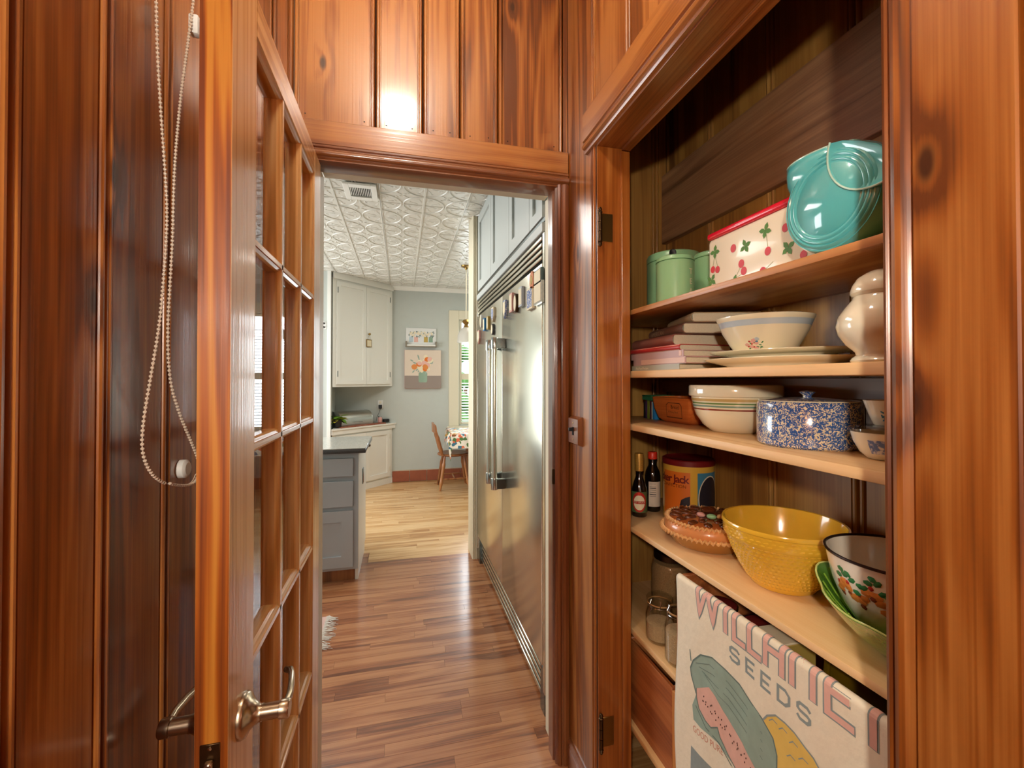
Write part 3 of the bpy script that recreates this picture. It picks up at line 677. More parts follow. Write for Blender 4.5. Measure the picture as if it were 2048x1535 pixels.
# hall ceiling lamp (above the frame)
hl = thing('ceiling_lamp', 'bronze ceiling lamp with three bare bulbs above the hall', 'lamp', HALL_LAMP)
G().lathe([(0, HZ - 2.70), (.085, HZ - 2.70), (.08, HZ - 2.725), (.03, HZ - 2.745), (.012, HZ - 2.75), (.012, .075), (.02, .06), (0, .055)], 32).build('canopy', 'bronze_canopy', hl)
for k in range(3):
    t = k * 2 * pi / 3 + .5
    a_ = G().tube([(0, 0, .075), (.03 * cos(t), .03 * sin(t), .08), (.05 * cos(t), .05 * sin(t), .055)], .006, 8).build('arm', 'bronze_canopy', hl)
    G().lathe([(0, -.028), (.012, -.024), (.020, -.008), (.019, .006), (.011, .024), (.009, .034), (0, .035)], 16, Matrix.Translation((.055 * cos(t), .055 * sin(t), .02))).build('bulb', 'bulb_glow', hl)

# unseen wall lamp added as fill, in place of a flash, behind the camera
so = thing('added_fill_lamp', 'added brass wall lamp with a round bulb, fill light behind the viewpoint', 'lamp', FILL_LAMP)
G().lathe([(0, -.015), (.045, -.015), (.045, -.010), (.03, 0), (.012, .004), (.012, .03), (0, .03)], 28, Matrix.Rotation(R(90), 4, 'Y')).build('back_plate', 'brass_old', so)
G().tube([(.01, 0, 0), (.06, 0, -.02), (.095, 0, .0), (.10, 0, .02)], .006, 8).build('arm', 'brass_old', so)
G().lathe([(0, .025), (.014, .028), (.016, .036), (.030, .060), (.033, .080), (.024, .103), (0, .112)], 24, Matrix.Translation((.10, 0, 0))).build('bulb', 'fill_lamp_glow', so)

# ------------------------------------------------------------------ pantry shelves
SX = .708
Z1, Z2, Z3, Z4, Z5, Z6 = 1.604, 1.409, 1.241, .915, .595, .29
for z, th, mat, lab in ((Z1, .016, 'shelf_dark_y', 'dark stained pantry shelf under the teal pitcher'), (Z2, .021, 'shelf_pale_y', 'pale pine pantry shelf under the books and platters'),
                        (Z3, .020, 'shelf_pale_y', 'pale pine pantry shelf under the blue sponged casserole'), (Z4, .016, 'shelf_pale_y', 'pale pine pantry shelf under the yellow bowl'),
                        (Z5, .018, 'shelf_pale_y', 'pale pine pantry shelf under the clip top jars'), (Z6, .018, 'shelf_pale_y', 'lowest pale pine pantry shelf under the wooden boxes')):
    b0 = BX - .023 if z == Z2 else BX - .002
    o = box('pantry_shelf', mat, None, SX, b0, YN + .002, YP - .002, z - th, z, c=.0025, seg=2); tag(o, lab, 'shelf', 'pantry shelves')

def lathe_thing(name, label, cat, x, y, z, prof, mat, seg=56, part='body', rz=0.):
    t = thing(name, label, cat, (x, y, z), rz); G().lathe(prof, seg).build(part, mat, t); return t
def band(t, name, mat, prof, z0, z1, off=.0006, seg=56):
    """coloured ring that follows the outside of a profile (list of (r,z) going up)"""
    def rad(z):
        for (r0, a), (r1, b) in zip(prof, prof[1:]):
            if min(a, b) <= z <= max(a, b) and abs(b - a) > 1e-9: return r0 + (r1 - r0) * (z - a) / (b - a)
        return prof[-1][0]
    n = 4; p = [(rad(z0 + (z1 - z0) * i / n) + off, z0 + (z1 - z0) * i / n) for i in range(n + 1)]
    return G().lathe(p, seg, cap=False).build(name, mat, t)

# --- top shelf: canisters, cherry bin, disc pitcher
def canister(label, x, y, r, h, lid, zz=Z1):
    t = thing('canister', label, 'canister', (x, y, zz), 0, 'jade green canisters')
    G().lathe([(0, 0), (r - .003, 0), (r, .003), (r, h - lid - .0030), (r - .0035, h - lid - .0025), (r - .0035, h - lid)], 56).build('body', 'jadeite', t)
    G().lathe([(r - .0035, h - lid - .0005), (r + .001, h - lid), (r + .001, h - .012), (r - .003, h - .004), (r - .012, h), (0, h + .002)], 56).build('lid', 'jadeite', t)
    return t
cb = canister('largest jade green canister, standing behind the tea canister', .933, 1.372, .090, .218, .030)
G().lathe([(0, 0), (.012, 0), (.012, .004), (.007, .007), (0, .007)], 20, Matrix.Translation((-.052, -.074, .203)) @ Matrix.Rotation(R(-90), 4, 'Y') @ Matrix.Rotation(R(30), 4, 'X')).build('lid_knob', 'black_plastic', cb)
ct = canister('small jade green canister embossed with the word TEA', .802, 1.171, .055, .147, .016)
for i, ch in enumerate('TEA'):
    v, f = text_geo(ch, .024, 0, align='CENTER')
    v2 = []
    for (x, y, z) in v:
        a = -1.27 + x / .055; v2.append((.0556 * cos(a), .0556 * sin(a), .086 - .029 * i + y))
    G().add(v2, f).build('letter', 'cream_print', ct)
canister('jade green canister half hidden behind the cherry bin', .957, 1.196, .058, .178, .018)

bx = thing('bread_bin', 'cream bin printed with red cherries under a red lid', 'bin', (.915, .880, Z1))
G().cbox(-.095, .095, -.168, .168, 0, .161, c=.012, seg=3).build('body', 'cream_enamel', bx)
G().cbox(-.097, .097, -.170, .170, .160, .178, c=.007, seg=3).build('lid', 'red_lid', bx)
cf = lambda p, q: (-.0955, .168 - p, q)      # p from the far (left) end toward the camera
ch_r, ch_l, ch_s = G(), G(), G()
def cherry(p, q, s=.0085): kk = len(ch_r.v) * 1e-6; flat(ch_r, ell(p, q, s, s * 1.12, 16), lambda p_, q_: (-.0957 - kk, .168 - p_, q_))
def leafs(p, q, rot, s=1.):
    for a in (0, 1.75, 3.3, 4.7):
        d = rot + a; L_ = .019 * s; w = .0062 * s
        pts = [(0, 0), (.3, .8), (.6, .9), (1, 0), (.6, -.9), (.3, -.8)]
        kk = len(ch_l.v) * 1e-6; flat(ch_l, [(p + u_ * L_ * cos(d) - v_ * w * sin(d), q + u_ * L_ * sin(d) + v_ * w * cos(d)) for u_, v_ in pts], lambda p_, q_: (-.0956 - kk, .168 - p_, q_))
def stems(pts): stroke(ch_s, pts, .0011, cf)
leafs(.030, .122, 1.4); cherry(.022, .076); cherry(.040, .072); stems([(.030, .112), (.022, .085)]); stems([(.030, .112), (.040, .081)])
leafs(.017, .048, .9); cherry(.040, .024); stems([(.020, .046), (.036, .032)])
cherry(.098, .112, .0095); leafs(.138, .106, 1.9)
cherry(.125, .066, .0095); cherry(.133, .046, .0095); leafs(.100, .026, 1.2); stems([(.104, .034), (.122, .058)]); stems([(.104, .034), (.128, .040)])
leafs(.200, .124, 1.2); cherry(.207, .074, .009); stems([(.203, .112), (.207, .084)])
cherry(.192, .030, .010); stems([(.200, .034), (.222, .046)]); leafs(.262, .066, .5); cherry(.255, .112); cherry(.30, .04); leafs(.305, .110, 2.2)
for gg, nm, mt in ((ch_r, 'cherry_print', 'cherry_red'), (ch_l, 'leaf_print', 'leaf_green'), (ch_s, 'stem_print', 'stem_green')):
    o = gg.build(nm, mt, bx, False); o['kind'] = 'stuff'

pt = thing('disc_pitcher', 'glossy teal disc shaped pitcher with ringed sides', 'pitcher', (.768, .620, Z1))
Mx = Matrix.Translation((0, 0, .0975)) @ Matrix.Rotation(R(90), 4, 'Y')
half = [(.0, -.0385), (.060, -.0385), (.0625, -.0360), (.0650, -.0385), (.0685, -.0385), (.0710, -.0355), (.0735, -.0380), (.0765, -.0375), (.0790, -.0340), (.0815, -.0365), (.0845, -.0350), (.0870, -.0310), (.0895, -.0320), (.0935, -.024), (.0960, -.013), (.0970, 0)]
G().lathe(half + [(r_, -z_) for r_, z_ in half[::-1][1:]], 72, Mx).build('body', 'teal_glaze', pt, ang=60)
def oval_ring(z, cy, ry, rx, n=40, dz=0.): return [(rx * cos(2 * pi * k / n), cy + ry * sin(2 * pi * k / n), z + dz * sin(2 * pi * k / n)) for k in range(n)]
def loft(rings, name, mat, par, closed_ends=False):
    n = len(rings[0]); v = [p for r_ in rings for p in r_]
    f = [(i * n + k, i * n + (k + 1) % n, (i + 1) * n + (k + 1) % n, (i + 1) * n + k) for i in range(len(rings) - 1) for k in range(n)]
    if closed_ends: f += ([] if closed_ends == 'last' else [tuple(range(n))]) + [tuple(range((len(rings) - 1) * n, len(rings) * n))]
    return G().add(v, f).build(name, mat, par, ang=60)
sp2 = loft([oval_ring(.100, .030, .045, .026), oval_ring(.135, .038, .060, .034), oval_ring(.160, .041, .067, .038), oval_ring(.178, .041, .069, .0385, dz=.002), oval_ring(.1935, .040, .070, .0375, dz=.003), oval_ring(.195, .040, .067, .035, dz=.003), oval_ring(.180, .041, .063, .0345), oval_ring(.15, .04, .05, .028), oval_ring(.13, .035, .02, .02)], 'spout', 'teal_glaze', pt)
G().tube([(x, y, z + .001) for x, y, z in oval_ring(.194, .040, .0685, .0363, 48, dz=.003)], .0016, 8, closed=True).build('rim', 'teal_edge', sp2)
arc = [(-.085 + .080 * cos(R(a)), .165 + .080 * sin(R(a))) for a in range(20, -101, -8)]
hpoly = arc + [(-.112, .092), (-.118, .106), (-.110, .128), (-.090, .150), (-.060, .171), (-.032, .186)]
def inset(poly, k): 
    cx_ = sum(p for p, q in poly) / len(poly); cy_ = sum(q for p, q in poly) / len(poly); return [(cx_ + (p - cx_) * k, cy_ + (q - cy_) * k) for p, q in poly]
hr = loft([[(-.0335, p, q) for p, q in inset(hpoly, .55)], [(-.0375, p, q) for p, q in inset(hpoly, .88)], [(-.0405, p, q) for p, q in inset(hpoly, .97)], [(-.036, p, q) for p, q in hpoly], [(.036, p, q) for p, q in hpoly], [(.040, p, q) for p, q in inset(hpoly, .96)], [(.034, p, q) for p, q in inset(hpoly, .55)]], 'handle', 'teal_glaze', pt, True)
G().tube([(-.0405, p, q) for p, q in arc], .0017, 8).build('recess_edge', 'teal_edge', hr)

# --- second shelf: books, platters, flowered bowl, vase
def book(label, x, y, z, Ly, Wx, T, cover, rz=0., rounded=True, txt=None, tmat='cream_print', patch=None):
    t = thing('book', label, 'book', (x, y, z), rz, 'books in the leaning stack')
    c = .0022
    G().cbox(.006, Wx, 0, Ly, 0, c, c=.0006).build('cover_board', cover, t); G().cbox(.006, Wx, 0, Ly, T - c, T, c=.0006).build('cover_board', cover, t)
    if rounded:
        pr_ = [(.012 - (T / 2 + .003) * .9 * sin(a), T / 2 - T / 2 * cos(a)) for a in [pi * i / 10 for i in range(11)]]; pr_ += [(.012 - ((T / 2 + .003) * .9 - .0018) * sin(a), T / 2 - (T / 2 - .0018) * cos(a)) for a in [pi * i / 10 for i in range(10, -1, -1)]]
    else: pr_ = [(0, 0), (0, T), (.008, T), (.008, T - c), (.0018, T - c), (.0018, c), (.008, c), (.008, 0)]
    G().prism(pr_, lambda p, q, a: (p, a, q), 0, Ly).build('spine', cover, t)
    G().cbox(.004, Wx - .005, .004, Ly - .004, c, T - c, c=.0006).build('page_block', 'pages', t)
    if txt:
        v, f = text_geo(txt, T * .62, 0); wmax = max(p[0] for p in v); s_ = min(1, Ly * .8 / wmax)
        xo = (.012 - (T / 2 + .003) * .9 - .0006) if rounded else -.0006
        G().add([(xo + (.0012 if rounded else 0) * abs(q - T * .22) / T, Ly * .9 - p * s_, T * .26 + q) for p, q, _ in v], f).build('spine_title', tmat, t)
    if patch: G().cbox(-.0010, .001, Ly * patch[0], Ly * patch[1], .002, T - .002, c=.0004).build('spine_label', patch[2], t)
    return t
book('thin grey cookbook titled Fine Food Recipes at the bottom of the stack', .722, 1.037, Z2, .25, .17, .016, 'cover_grey', 0, False, 'Fine Food Recipes', 'cream_print')
book('pale pink book second from the bottom of the stack', .728, 1.018, Z2 + .0162, .27, .175, .0185, 'cover_mauve', 0, False, patch=(.01, .82, 'cover_blush'))
book('faded mauve book third from the bottom of the stack', .730, 1.030, Z2 + .0349, .27, .18, .0185, 'cover_mauve', .01, False, patch=(.03, .07, 'cover_blush'))
book('thin bright red book in the middle of the stack', .740, 1.065, Z2 + .0536, .27, .18, .0180, 'cover_red', .03)
book('thick red bound book with rust spine under the brown book', .758, 1.115, Z2 + .0718, .25, .19, .0330, 'cover_rust', -.05)
book('brown book titled AMERICAN second from the top', .778, 1.098, Z2 + .1050, .24, .19, .0310, 'cover_brown', -.16, True, 'AMERICAN', 'cover_tan')
book('tan book lying on top of the stack', .794, 1.082, Z2 + .1362, .22, .19, .0270, 'cover_tan', -.30)
b_ = thing('recipe_box', 'small tan wooden box behind the book stack', 'box', (.90, 1.44, Z2)); G().cbox(-.05, .05, -.06, .05, 0, .062, c=.002).build('body', 'bowl_wood', b_); G().cbox(-.052, .052, -.062, .052, .062, .075, c=.002).build('lid', 'bowl_wood', b_)

def platter(label, x, y, z, a, b, h, mat, rz, scallop=0.):
    t = thing('platter', label, 'platter', (x, y, z), rz, 'stacked platters')
    prof = [(0, .004), (.60, .004), (.62, 0), (.66, 0), (.68, .005), (.80, h * .45), (.97, h - .004), (1.0, h - .001), (.995, h), (.95, h - .001), (.80, h * .55), (.70, .010), (0, .009)]
    n = 72; v = []; f = []
    for (r_, z_) in prof:
        for i in range(n):
            th = 2 * pi * i / n; k = 1 + (scallop * cos(8 * th) if r_ > .9 else 0); v.append((b * r_ * k * cos(th), a * r_ * k * sin(th), z_))
    for j in range(len(prof) - 1):
        for i in range(n): f.append((j * n + i, j * n + (i + 1) % n, (j + 1) * n + (i + 1) % n, (j + 1) * n + i))
    G().add(v, f).build('dish', mat, t, ang=60); return t
platter('large white oval platter lying on the shelf under another platter', .855, .842, Z2, .178, .125, .022, 'white_glaze', R(22))
platter('scalloped ivory platter stacked under the flowered bowl', .855, .842, Z2 + .0225, .165, .112, .017, 'ivory_glaze', R(20), .012)
# flowered bowl
bprof = [(.058, .0), (.062, .004), (.074, .022), (.090, .050), (.098, .072), (.101, .078), (.103, .082)]
fb = lathe_thing('mixing_bowl', 'ivory bowl with pink and blue flowers and a pale blue band', 'bowl', .838, .872, Z2 + .0325, [(0, 0)] + bprof + [(.1035, .086), (.100, .0875), (.097, .082), (.092, .070), (.085, .050), (.070, .024), (.055, .008), (0, .008)], 'ivory_glaze')
band(fb, 'blue_band', 'band_blue', bprof, .062, .075)
def on_bowl(prof, ang, z, off=.0):
    for (r0, a), (r1, b) in zip(prof, prof[1:]):
        if a <= z <= b and b > a: r_ = r0 + (r1 - r0) * (z - a) / (b - a); sl = math.atan2(r1 - r0, b - a); break
    else: r_, sl = prof[-1][0], 0.
    p = Vector(((r_ + off) * cos(ang), (r_ + off) * sin(ang), z)); M = Matrix.Rotation(ang, 4, 'Z') @ Matrix.Rotation(sl, 4, 'Y'); return p, M
def prints(t, prof, spots, offx=.0002):
    by = {}
    for ang, z, sy, sz, mat, rot in spots:
        p, M = on_bowl(prof, ang, z, offx); by.setdefault(mat, G()).blob(p, (.0009, sy, sz), 1, M @ Matrix.Rotation(rot, 4, 'X'))
    for mat, g in by.items():
        o = g.build(mat.replace('_print', '') + '_motif', mat, t); o['kind'] = 'stuff'
rr = random.Random(5); sp3 = []
base_a = math.atan2(-.872, -.838) - .36
for k in range(7): sp3.append((base_a + rr.uniform(-.13, .16), rr.uniform(.010, .030), .0058, .0050, 'rose_pink', 0))
for k in range(4): sp3.append((base_a + rr.uniform(-.10, .12), rr.uniform(.012, .028), .0026, .0024, 'red_print', 0))
sp3 += [(base_a + .17, .031, .006, .005, 'band_blue', 0), (base_a + .155, .026, .004, .003, 'blue_print', 0)]
for k in range(12): sp3.append((base_a + rr.uniform(-.16, .34), rr.uniform(.006, .032), .0036, .0014, 'fruit_green', rr.uniform(-1, 1)))
prints(fb, bprof, sp3)
# white vase
vs = lathe_thing('vase', 'curvy white glazed vase at the pantry casing', 'vase', .756, .541, Z2, [(0, 0), (.045, 0), (.047, .003), (.045, .007), (.039, .012), (.040, .017), (.053, .030), (.063, .046), (.0660, .060), (.063, .076), (.053, .092), (.045, .102), (.0425, .108), (.0465, .113), (.0465, .117), (.044, .126), (.037, .138), (.024, .147), (.012, .150), (.010, .148), (.03, .13), (.04, .09), (.03, .02), (0, .015)], 'white_glaze')

# --- third shelf
def up_book(label, x, y, w, h, d, mat):
    t = thing('booklet', label, 'book', (x, y, Z3), 0, 'upright booklets'); G().cbox(0, d, 0, w, 0, h, c=.0008).build('cover_board', mat, t); G().cbox(.003, d + .001, .0012, w - .0012, .002, h - .003, c=.0004).build('page_block', 'pages', t)
yy = 1.392
for w, h, mat, lab in ((.013, .062, 'spine_blue', 'bright blue upright booklet beside the wooden loaf bowl'), (.004, .062, 'pages', 'slim white upright booklet next to the blue one'), (.012, .064, 'spine_plum', 'plum upright booklet between the white and olive ones'), (.016, .066, 'spine_olive', 'olive green upright booklet on the third shelf'), (.010, .064, 'spine_purple', 'purple upright booklet beside the olive one'), (.013, .06, 'can_black', 'black upright booklet at the dark end of the third shelf')):
    up_book(lab, .868, yy, w, h, .12, mat); yy += w + .0008
gb = thing('recipe_tin', 'small green lidded box lying across the upright booklets', 'box', (.90, 1.425, Z3 + .0668)); G().cbox(-.04, .05, -.03, .035, 0, .014, c=.002).build('body', 'spine_green', gb); G().cbox(-.041, .051, -.031, .036, .014, .019, c=.002).build('lid', 'spine_green', gb)
lb = thing('loaf_bowl', 'orange wooden loaf bowl with a dark stamped label', 'bowl', (.905, 1.262, Z3))
def rect_ring(x, y, z, rc, n=6): 
    out = []
    for qx, qy, a in ((x - rc, y - rc, 0), (-x + rc, y - rc, pi / 2), (-x + rc, -y + rc, pi), (x - rc, -y + rc, 3 * pi / 2)):
        out += [(qx + rc * cos(a + pi / 2 * i / n), qy + rc * sin(a + pi / 2 * i / n), z) for i in range(n + 1)]
    return out
loft([rect_ring(.040, .075, 0, .02), rect_ring(.052, .096, .012, .022), rect_ring(.060, .110, .045, .022), rect_ring(.063, .116, .082, .022), rect_ring(.056, .109, .084, .018), rect_ring(.050, .10, .04, .018), rect_ring(.036, .07, .014, .018)], 'body', 'bowl_wood', lb, True)
lf = lambda p, q: (-.0610 - .0035 * (q - .045) / .037, p, q)
g = G(); ol = [(.020, .020), (.020, .058), (.008, .066), (-.052, .066), (-.060, .058), (-.060, .020), (.020, .020)]; stroke(g, ol, .0022, lf); g.build('label_frame', 'stamp_brown', lb, False)
v, f = text_geo('Bread', .018); G().add([lf(-.004 - p, .047 + q) for p, q, _ in v], f).build('label_text', 'stamp_brown', lb, False)
v, f = text_geo('A Pantry Bowl', .009); G().add([lf(.012 - p, .034 + q) for p, q, _ in v], f).build('label_text', 'stamp_brown', lb, False)
# striped bowl
sprof = [(.056, 0), (.060, .002), (.080, .018), (.098, .045), (.106, .070), (.110, .094), (.110, .0945)]
sb = lathe_thing('mixing_bowl', 'cream mixing bowl with green, tan and rust stripes', 'bowl', .880, 1.018, Z3, [(0, 0)] + sprof + [(.1155, .097), (.1165, .100), (.1165, .122), (.114, .126), (.110, .126), (.107, .10), (.100, .07), (.09, .04), (.06, .01), (0, .008)], 'ivory_glaze')
for nm, mt, z0, z1 in (('tan_band', 'band_tan', .084, .091), ('green_band', 'band_green', .0765, .0805), ('sage_band', 'band_sage', .069, .0735), ('rust_band', 'band_rust', .0605, .0645)): band(sb, nm, mt, sprof, z0, z1)
# sponged casserole
cs = lathe_thing('casserole', 'blue sponged stoneware casserole with a knobbed lid', 'casserole', .850, .769, Z3, [(0, 0), (.090, 0), (.095, .004), (.0965, .012), (.0965, .088), (.094, .0915), (.090, .0915), (.088, .03), (0, .02)], 'spongeware')
ld = G().lathe([(.0925, .090), (.0935, .0935), (.090, .0955), (.05, .1005), (.02, .103), (0, .1035)], 56).build('lid', 'spongeware', cs)
G().tube([(.0925 * cos(2 * pi * k / 56), .0925 * sin(2 * pi * k / 56), .0955) for k in range(56)], .0012, 6, closed=True).build('lid_rim', 'ivory_glaze', ld)
kn = G(); kn.lathe([(.008, .100), (.008, .106), (.012, .110), (.016, .1135), (.010, .116), (0, .117)], 24); kn.build('lid_knob', 'spongeware', ld)
# small bowls by the casing
lprof = [(.026, 0), (.030, .002), (.040, .012), (.049, .030), (.053, .046)]
l1 = lathe_thing('small_bowl', 'white bowl with a blue printed scene under a glass lid', 'bowl', .830, .593, Z3, [(0, 0)] + lprof + [(.0535, .048), (.051, .048), (.045, .028), (.03, .006), (0, .005)], 'white_glaze')
g = G(); n = 24; a0 = math.atan2(-.593, -.830) - .55
v = []; f = []
for i in range(n + 1):
    for z_ in (.012, .018, .024, .030, .036):
        p, _ = on_bowl(lprof, a0 + 1.0 * i / n, z_, .0007); v.append(p)
for i in range(n):
    for k in range(4): f.append((i * 5 + k, (i + 1) * 5 + k, (i + 1) * 5 + k + 1, i * 5 + k + 1))
G().add(v, f).build('blue_scene', 'blue_transfer', l1)
G().lathe([(.0535, .048), (.0555, .050), (.0555, .054), (.050, .056), (.046, .056), (.044, .0585), (.030, .0595), (0, .0595)], 40).build('glass_lid', 'jar_glass', l1)
uprof = [(.018, 0), (.020, .002), (.027, .020), (.034, .042)]
l2 = lathe_thing('small_cup', 'small white cup with blue sprigs on the glass lid', 'cup', .830, .593, Z3 + .0597, [(0, 0)] + uprof + [(.0345, .044), (.0325, .044), (.026, .02), (.016, .004), (0, .004)], 'white_glaze')
rr = random.Random(9); a0 = math.atan2(-.593, -.830)
prints(l2, uprof, [(a0 + rr.uniform(-.35, .5), rr.uniform(.010, .034), .0016, .0034, 'blue_print', rr.uniform(-1, 1)) for k in range(26)])

# --- fourth shelf
sy_ = thing('soy_sauce_bottle', 'dark soy sauce bottle with gold wrapped neck and red oval label', 'bottle', (.796, 1.372, Z4))
G().lathe([(0, 0), (.024, 0), (.0265, .004), (.0265, .078), (.025, .094), (.018, .116), (.0115, .135), (.0105, .150), (.0105, .16), (0, .16)], 32).build('bottle_glass', 'soy_glass', sy_)
G().lathe([(.0112, .152), (.0150, .154), (.0156, .205), (.0140, .2135), (0, .2145)], 28).build('neck_wrap', 'gold_foil', sy_)
def wrap(r_, zc): 
    return lambda p, q, a0=math.atan2(-1.372, -.796): ((r_) * cos(a0 + p / r_), (r_) * sin(a0 + p / r_), zc + q)
lw_ = wrap(.0269, .052)
g = G(); flat(g, [(-.040, -.036), (.040, -.036), (.040, .034), (-.040, .034)], lw_, 20); g.build('label_paper', 'green_label', sy_)
g = G(); flat(g, ell(0, 0, .0245, .034, 28), wrap(.0272, .052), 14); g.build('label_oval', 'red_print', sy_)
g = G(); flat(g, ell(0, -.002, .0195, .025, 28), wrap(.0275, .052), 14); g.build('label_field', 'cream_print', sy_)
g = G(); flat(g, [(-.0205, -.006), (.0205, -.006), (.0205, .003), (-.0205, .003)], wrap(.0277, .052), 14); g.build('label_band', 'red_print', sy_)
v, f = text_geo('SOY SAUCE', .0078, 0, align='CENTER'); fn = wrap(.0280, .0487); G().add([fn(p, q) for p, q, _ in v], f).build('label_text', 'cream_print', sy_)
g = G(); flat(g, ell(0, .0275, .0055, .0055, 14), wrap(.0279, .052), 4); g.build('label_crest', 'red_cap', sy_)
b2 = thing('sauce_bottle', 'slim dark sauce bottle with red cap and paper label', 'bottle', (.876, 1.418, Z4))
G().lathe([(0, 0), (.025, 0), (.027, .004), (.027, .125), (.024, .140), (.0145, .160), (.0125, .185), (0, .186)], 32).build('bottle_glass', 'soy_glass', b2)
G().lathe([(.0135, .182), (.0165, .184), (.0165, .206), (.015, .208), (0, .208)], 24).build('cap', 'red_cap', b2)
w2 = lambda r_, zc: (lambda p, q, a0=math.atan2(-1.418, -.876): (r_ * cos(a0 + p / r_), r_ * sin(a0 + p / r_), zc + q))
g = G(); flat(g, [(-.014, 0), (.034, 0), (.034, .088), (-.014, .088)], w2(.0274, .018), 16); g.build('label_paper', 'paper_label', b2)
g = G()
for q in (.080, .070, .064, .058, .050, .042, .036): flat(g, [(-.010, q), (.012, q), (.012, q + (.0022 if q in (.064, .042) else .001)), (-.010, q + (.0022 if q in (.064, .042) else .001))], w2(.0277, .018), 6)
g.build('label_print', 'dark_print', b2)
# popcorn tin
tx, ty, tr = .938, 1.300, .081
tn = thing('popcorn_tin', 'round yellow tin lettered Cracker Jack with a dark lid', 'tin', (tx, ty, Z4))
G().lathe([(0, 0), (tr - .001, 0), (tr, .002), (tr, .190), (tr - .002, .191)], 56).build('body', 'yellow_tin', tn)
G().lathe([(tr - .002, .186), (tr + .002, .187), (tr + .002, .203), (tr - .002, .206), (tr - .006, .203), (0, .203)], 56).build('lid', 'maroon_lid', tn)
ta = math.atan2(-ty, -tx)
def tw(r_): return lambda p, q: (r_ * cos(ta + p / r_), r_ * sin(ta + p / r_), q)
g = G(); flat(g, [(-.092, .010), (.006, .010), (.006, .168), (-.092, .168)], tw(tr + .0005), 26); g.build('orange_panel', 'orange_print', tn)
g = G(); flat(g, [(.028, .010), (.115, .010), (.115, .168), (.028, .168)], tw(tr + .0005), 26); g.build('blue_panel', 'blue_print', tn)
g = G(); flat(g, ell(.074, .085, .044, .074, 30), tw(tr + .0009), 20); g.build('oval_border', 'cream_print', tn)
g = G(); flat(g, ell(.074, .085, .041, .070, 30), tw(tr + .0012), 20); g.build('oval_picture', 'dark_print', tn)
g = G(); flat(g, [(-.030, .012), (.005, .012), (.005, .094), (-.010, .088), (-.022, .080), (-.016, .066), (-.030, .050), (-.024, .036)], tw(tr + .0009), 10); g.build('rock_print', 'dark_print', tn)
v, f = text_geo('Cracker Jack', .035, .0007, align='RIGHT', spacing=.88); G().add([tw(tr + .0009)(p + .002, .134 + q) for p, q, _ in v], f).build('tin_lettering', 'maroon_lid', tn)
v, f = text_geo('CONFECTION', .0145, 0, align='RIGHT'); G().add([tw(tr + .0009)(p - .006, .118 + q) for p, q, _ in v], f).build('tin_lettering', 'pecan', tn)
# pie keeper
pk = thing('pie_dish', 'lidded ceramic pie dish modelled as a pecan pie', 'dish', (.858, 1.098, Z4))
G().lathe([(0, 0), (.092, 0), (.096, .003), (.112, .024), (.121, .033), (.124, .036), (.112, .037), (.09, .02), (0, .01)], 64).build('dish', 'pie_dish', pk)
def rope(r_, z_, n, amp, w):
    g = G(); v = []; f = []; N_ = n * 6; K = 8
    for i in range(N_):
        t = 2 * pi * i / N_; ph = i / 6 * 2 * pi
        for k in range(K):
            q = 2 * pi * k / K; rad = w * (1 + .30 * cos(2 * (q - ph / 2)))
            v.append(((r_ + amp * cos(ph) + rad * cos(q)) * cos(t), (r_ + amp * cos(ph) + rad * cos(q)) * sin(t), z_ + amp * sin(ph) + rad * sin(q)))
    for i in range(N_):
        for k in range(K): a = i * K + k; b = i * K + (k + 1) % K; j = ((i + 1) % N_) * K; f.append((a, b, j + (k + 1) % K, j + k))
    return g.add(v, f)
rope(.1265, .0395, 62, .0024, .0042).build('twisted_rim', 'pie_edge', pk)
pl = G().lathe([(.119, .036), (.121, .042), (.120, .054), (.116, .064), (.110, .069), (.104, .070), (.05, .074), (0, .075)], 64).build('lid', 'pie_crust', pk)
rope(.1125, .0680, 60, .0022, .0044).build('crimped_edge', 'pie_edge', pl)
G().lathe([(.107, .0690), (.104, .0715), (.05, .0755), (0, .0765)], 48, cap=False).build('filling', 'pie_filling', pl)
pm = G()
prf = [(.0, .030, 1.0), (0, 0, 0)]
bm = bmesh.new(); bmesh.ops.create_icosphere(bm, subdivisions=2, radius=1)
for p in bm.verts: p.co.z *= 1 + .16 * cos(p.co.y * 16); p.co.x *= 1.
pe = bpy.data.meshes.new('pecan'); bm.to_mesh(pe); bm.free(); finish(pe); pe.materials.append(MATS['pecan'])
for rad, n, o_ in ((.088, 14, 0), (.058, 9, .3), (.030, 5, .1)):
    for k in range(n):
        t = 2 * pi * k / n + o_
        q = link('pecan', pe, None, pl, (rad * cos(t), rad * sin(t), .0740 + (.088 - rad) * .035), (0, 0, t + (.25 if k % 2 else -.15))); q.scale = (.0180, .0115, .0062)
kb = G().lathe([(.010, .076), (.011, .084), (.020, .090), (.021, .096), (.014, .102), (0, .103)], 28).build('lid_knob', 'pecan', pl)
for dx, dy, mt in ((-.034, -.012, 'rose_pink'), (-.018, -.036, 'jadeite'), (.006, -.044, 'pie_edge')):
    G().blob((dx, dy, .0850), (.0135, .0095, .0075), 2, Matrix.Rotation(dx * 40, 4, 'Z')).build('pulled_sweet', mt, kb)
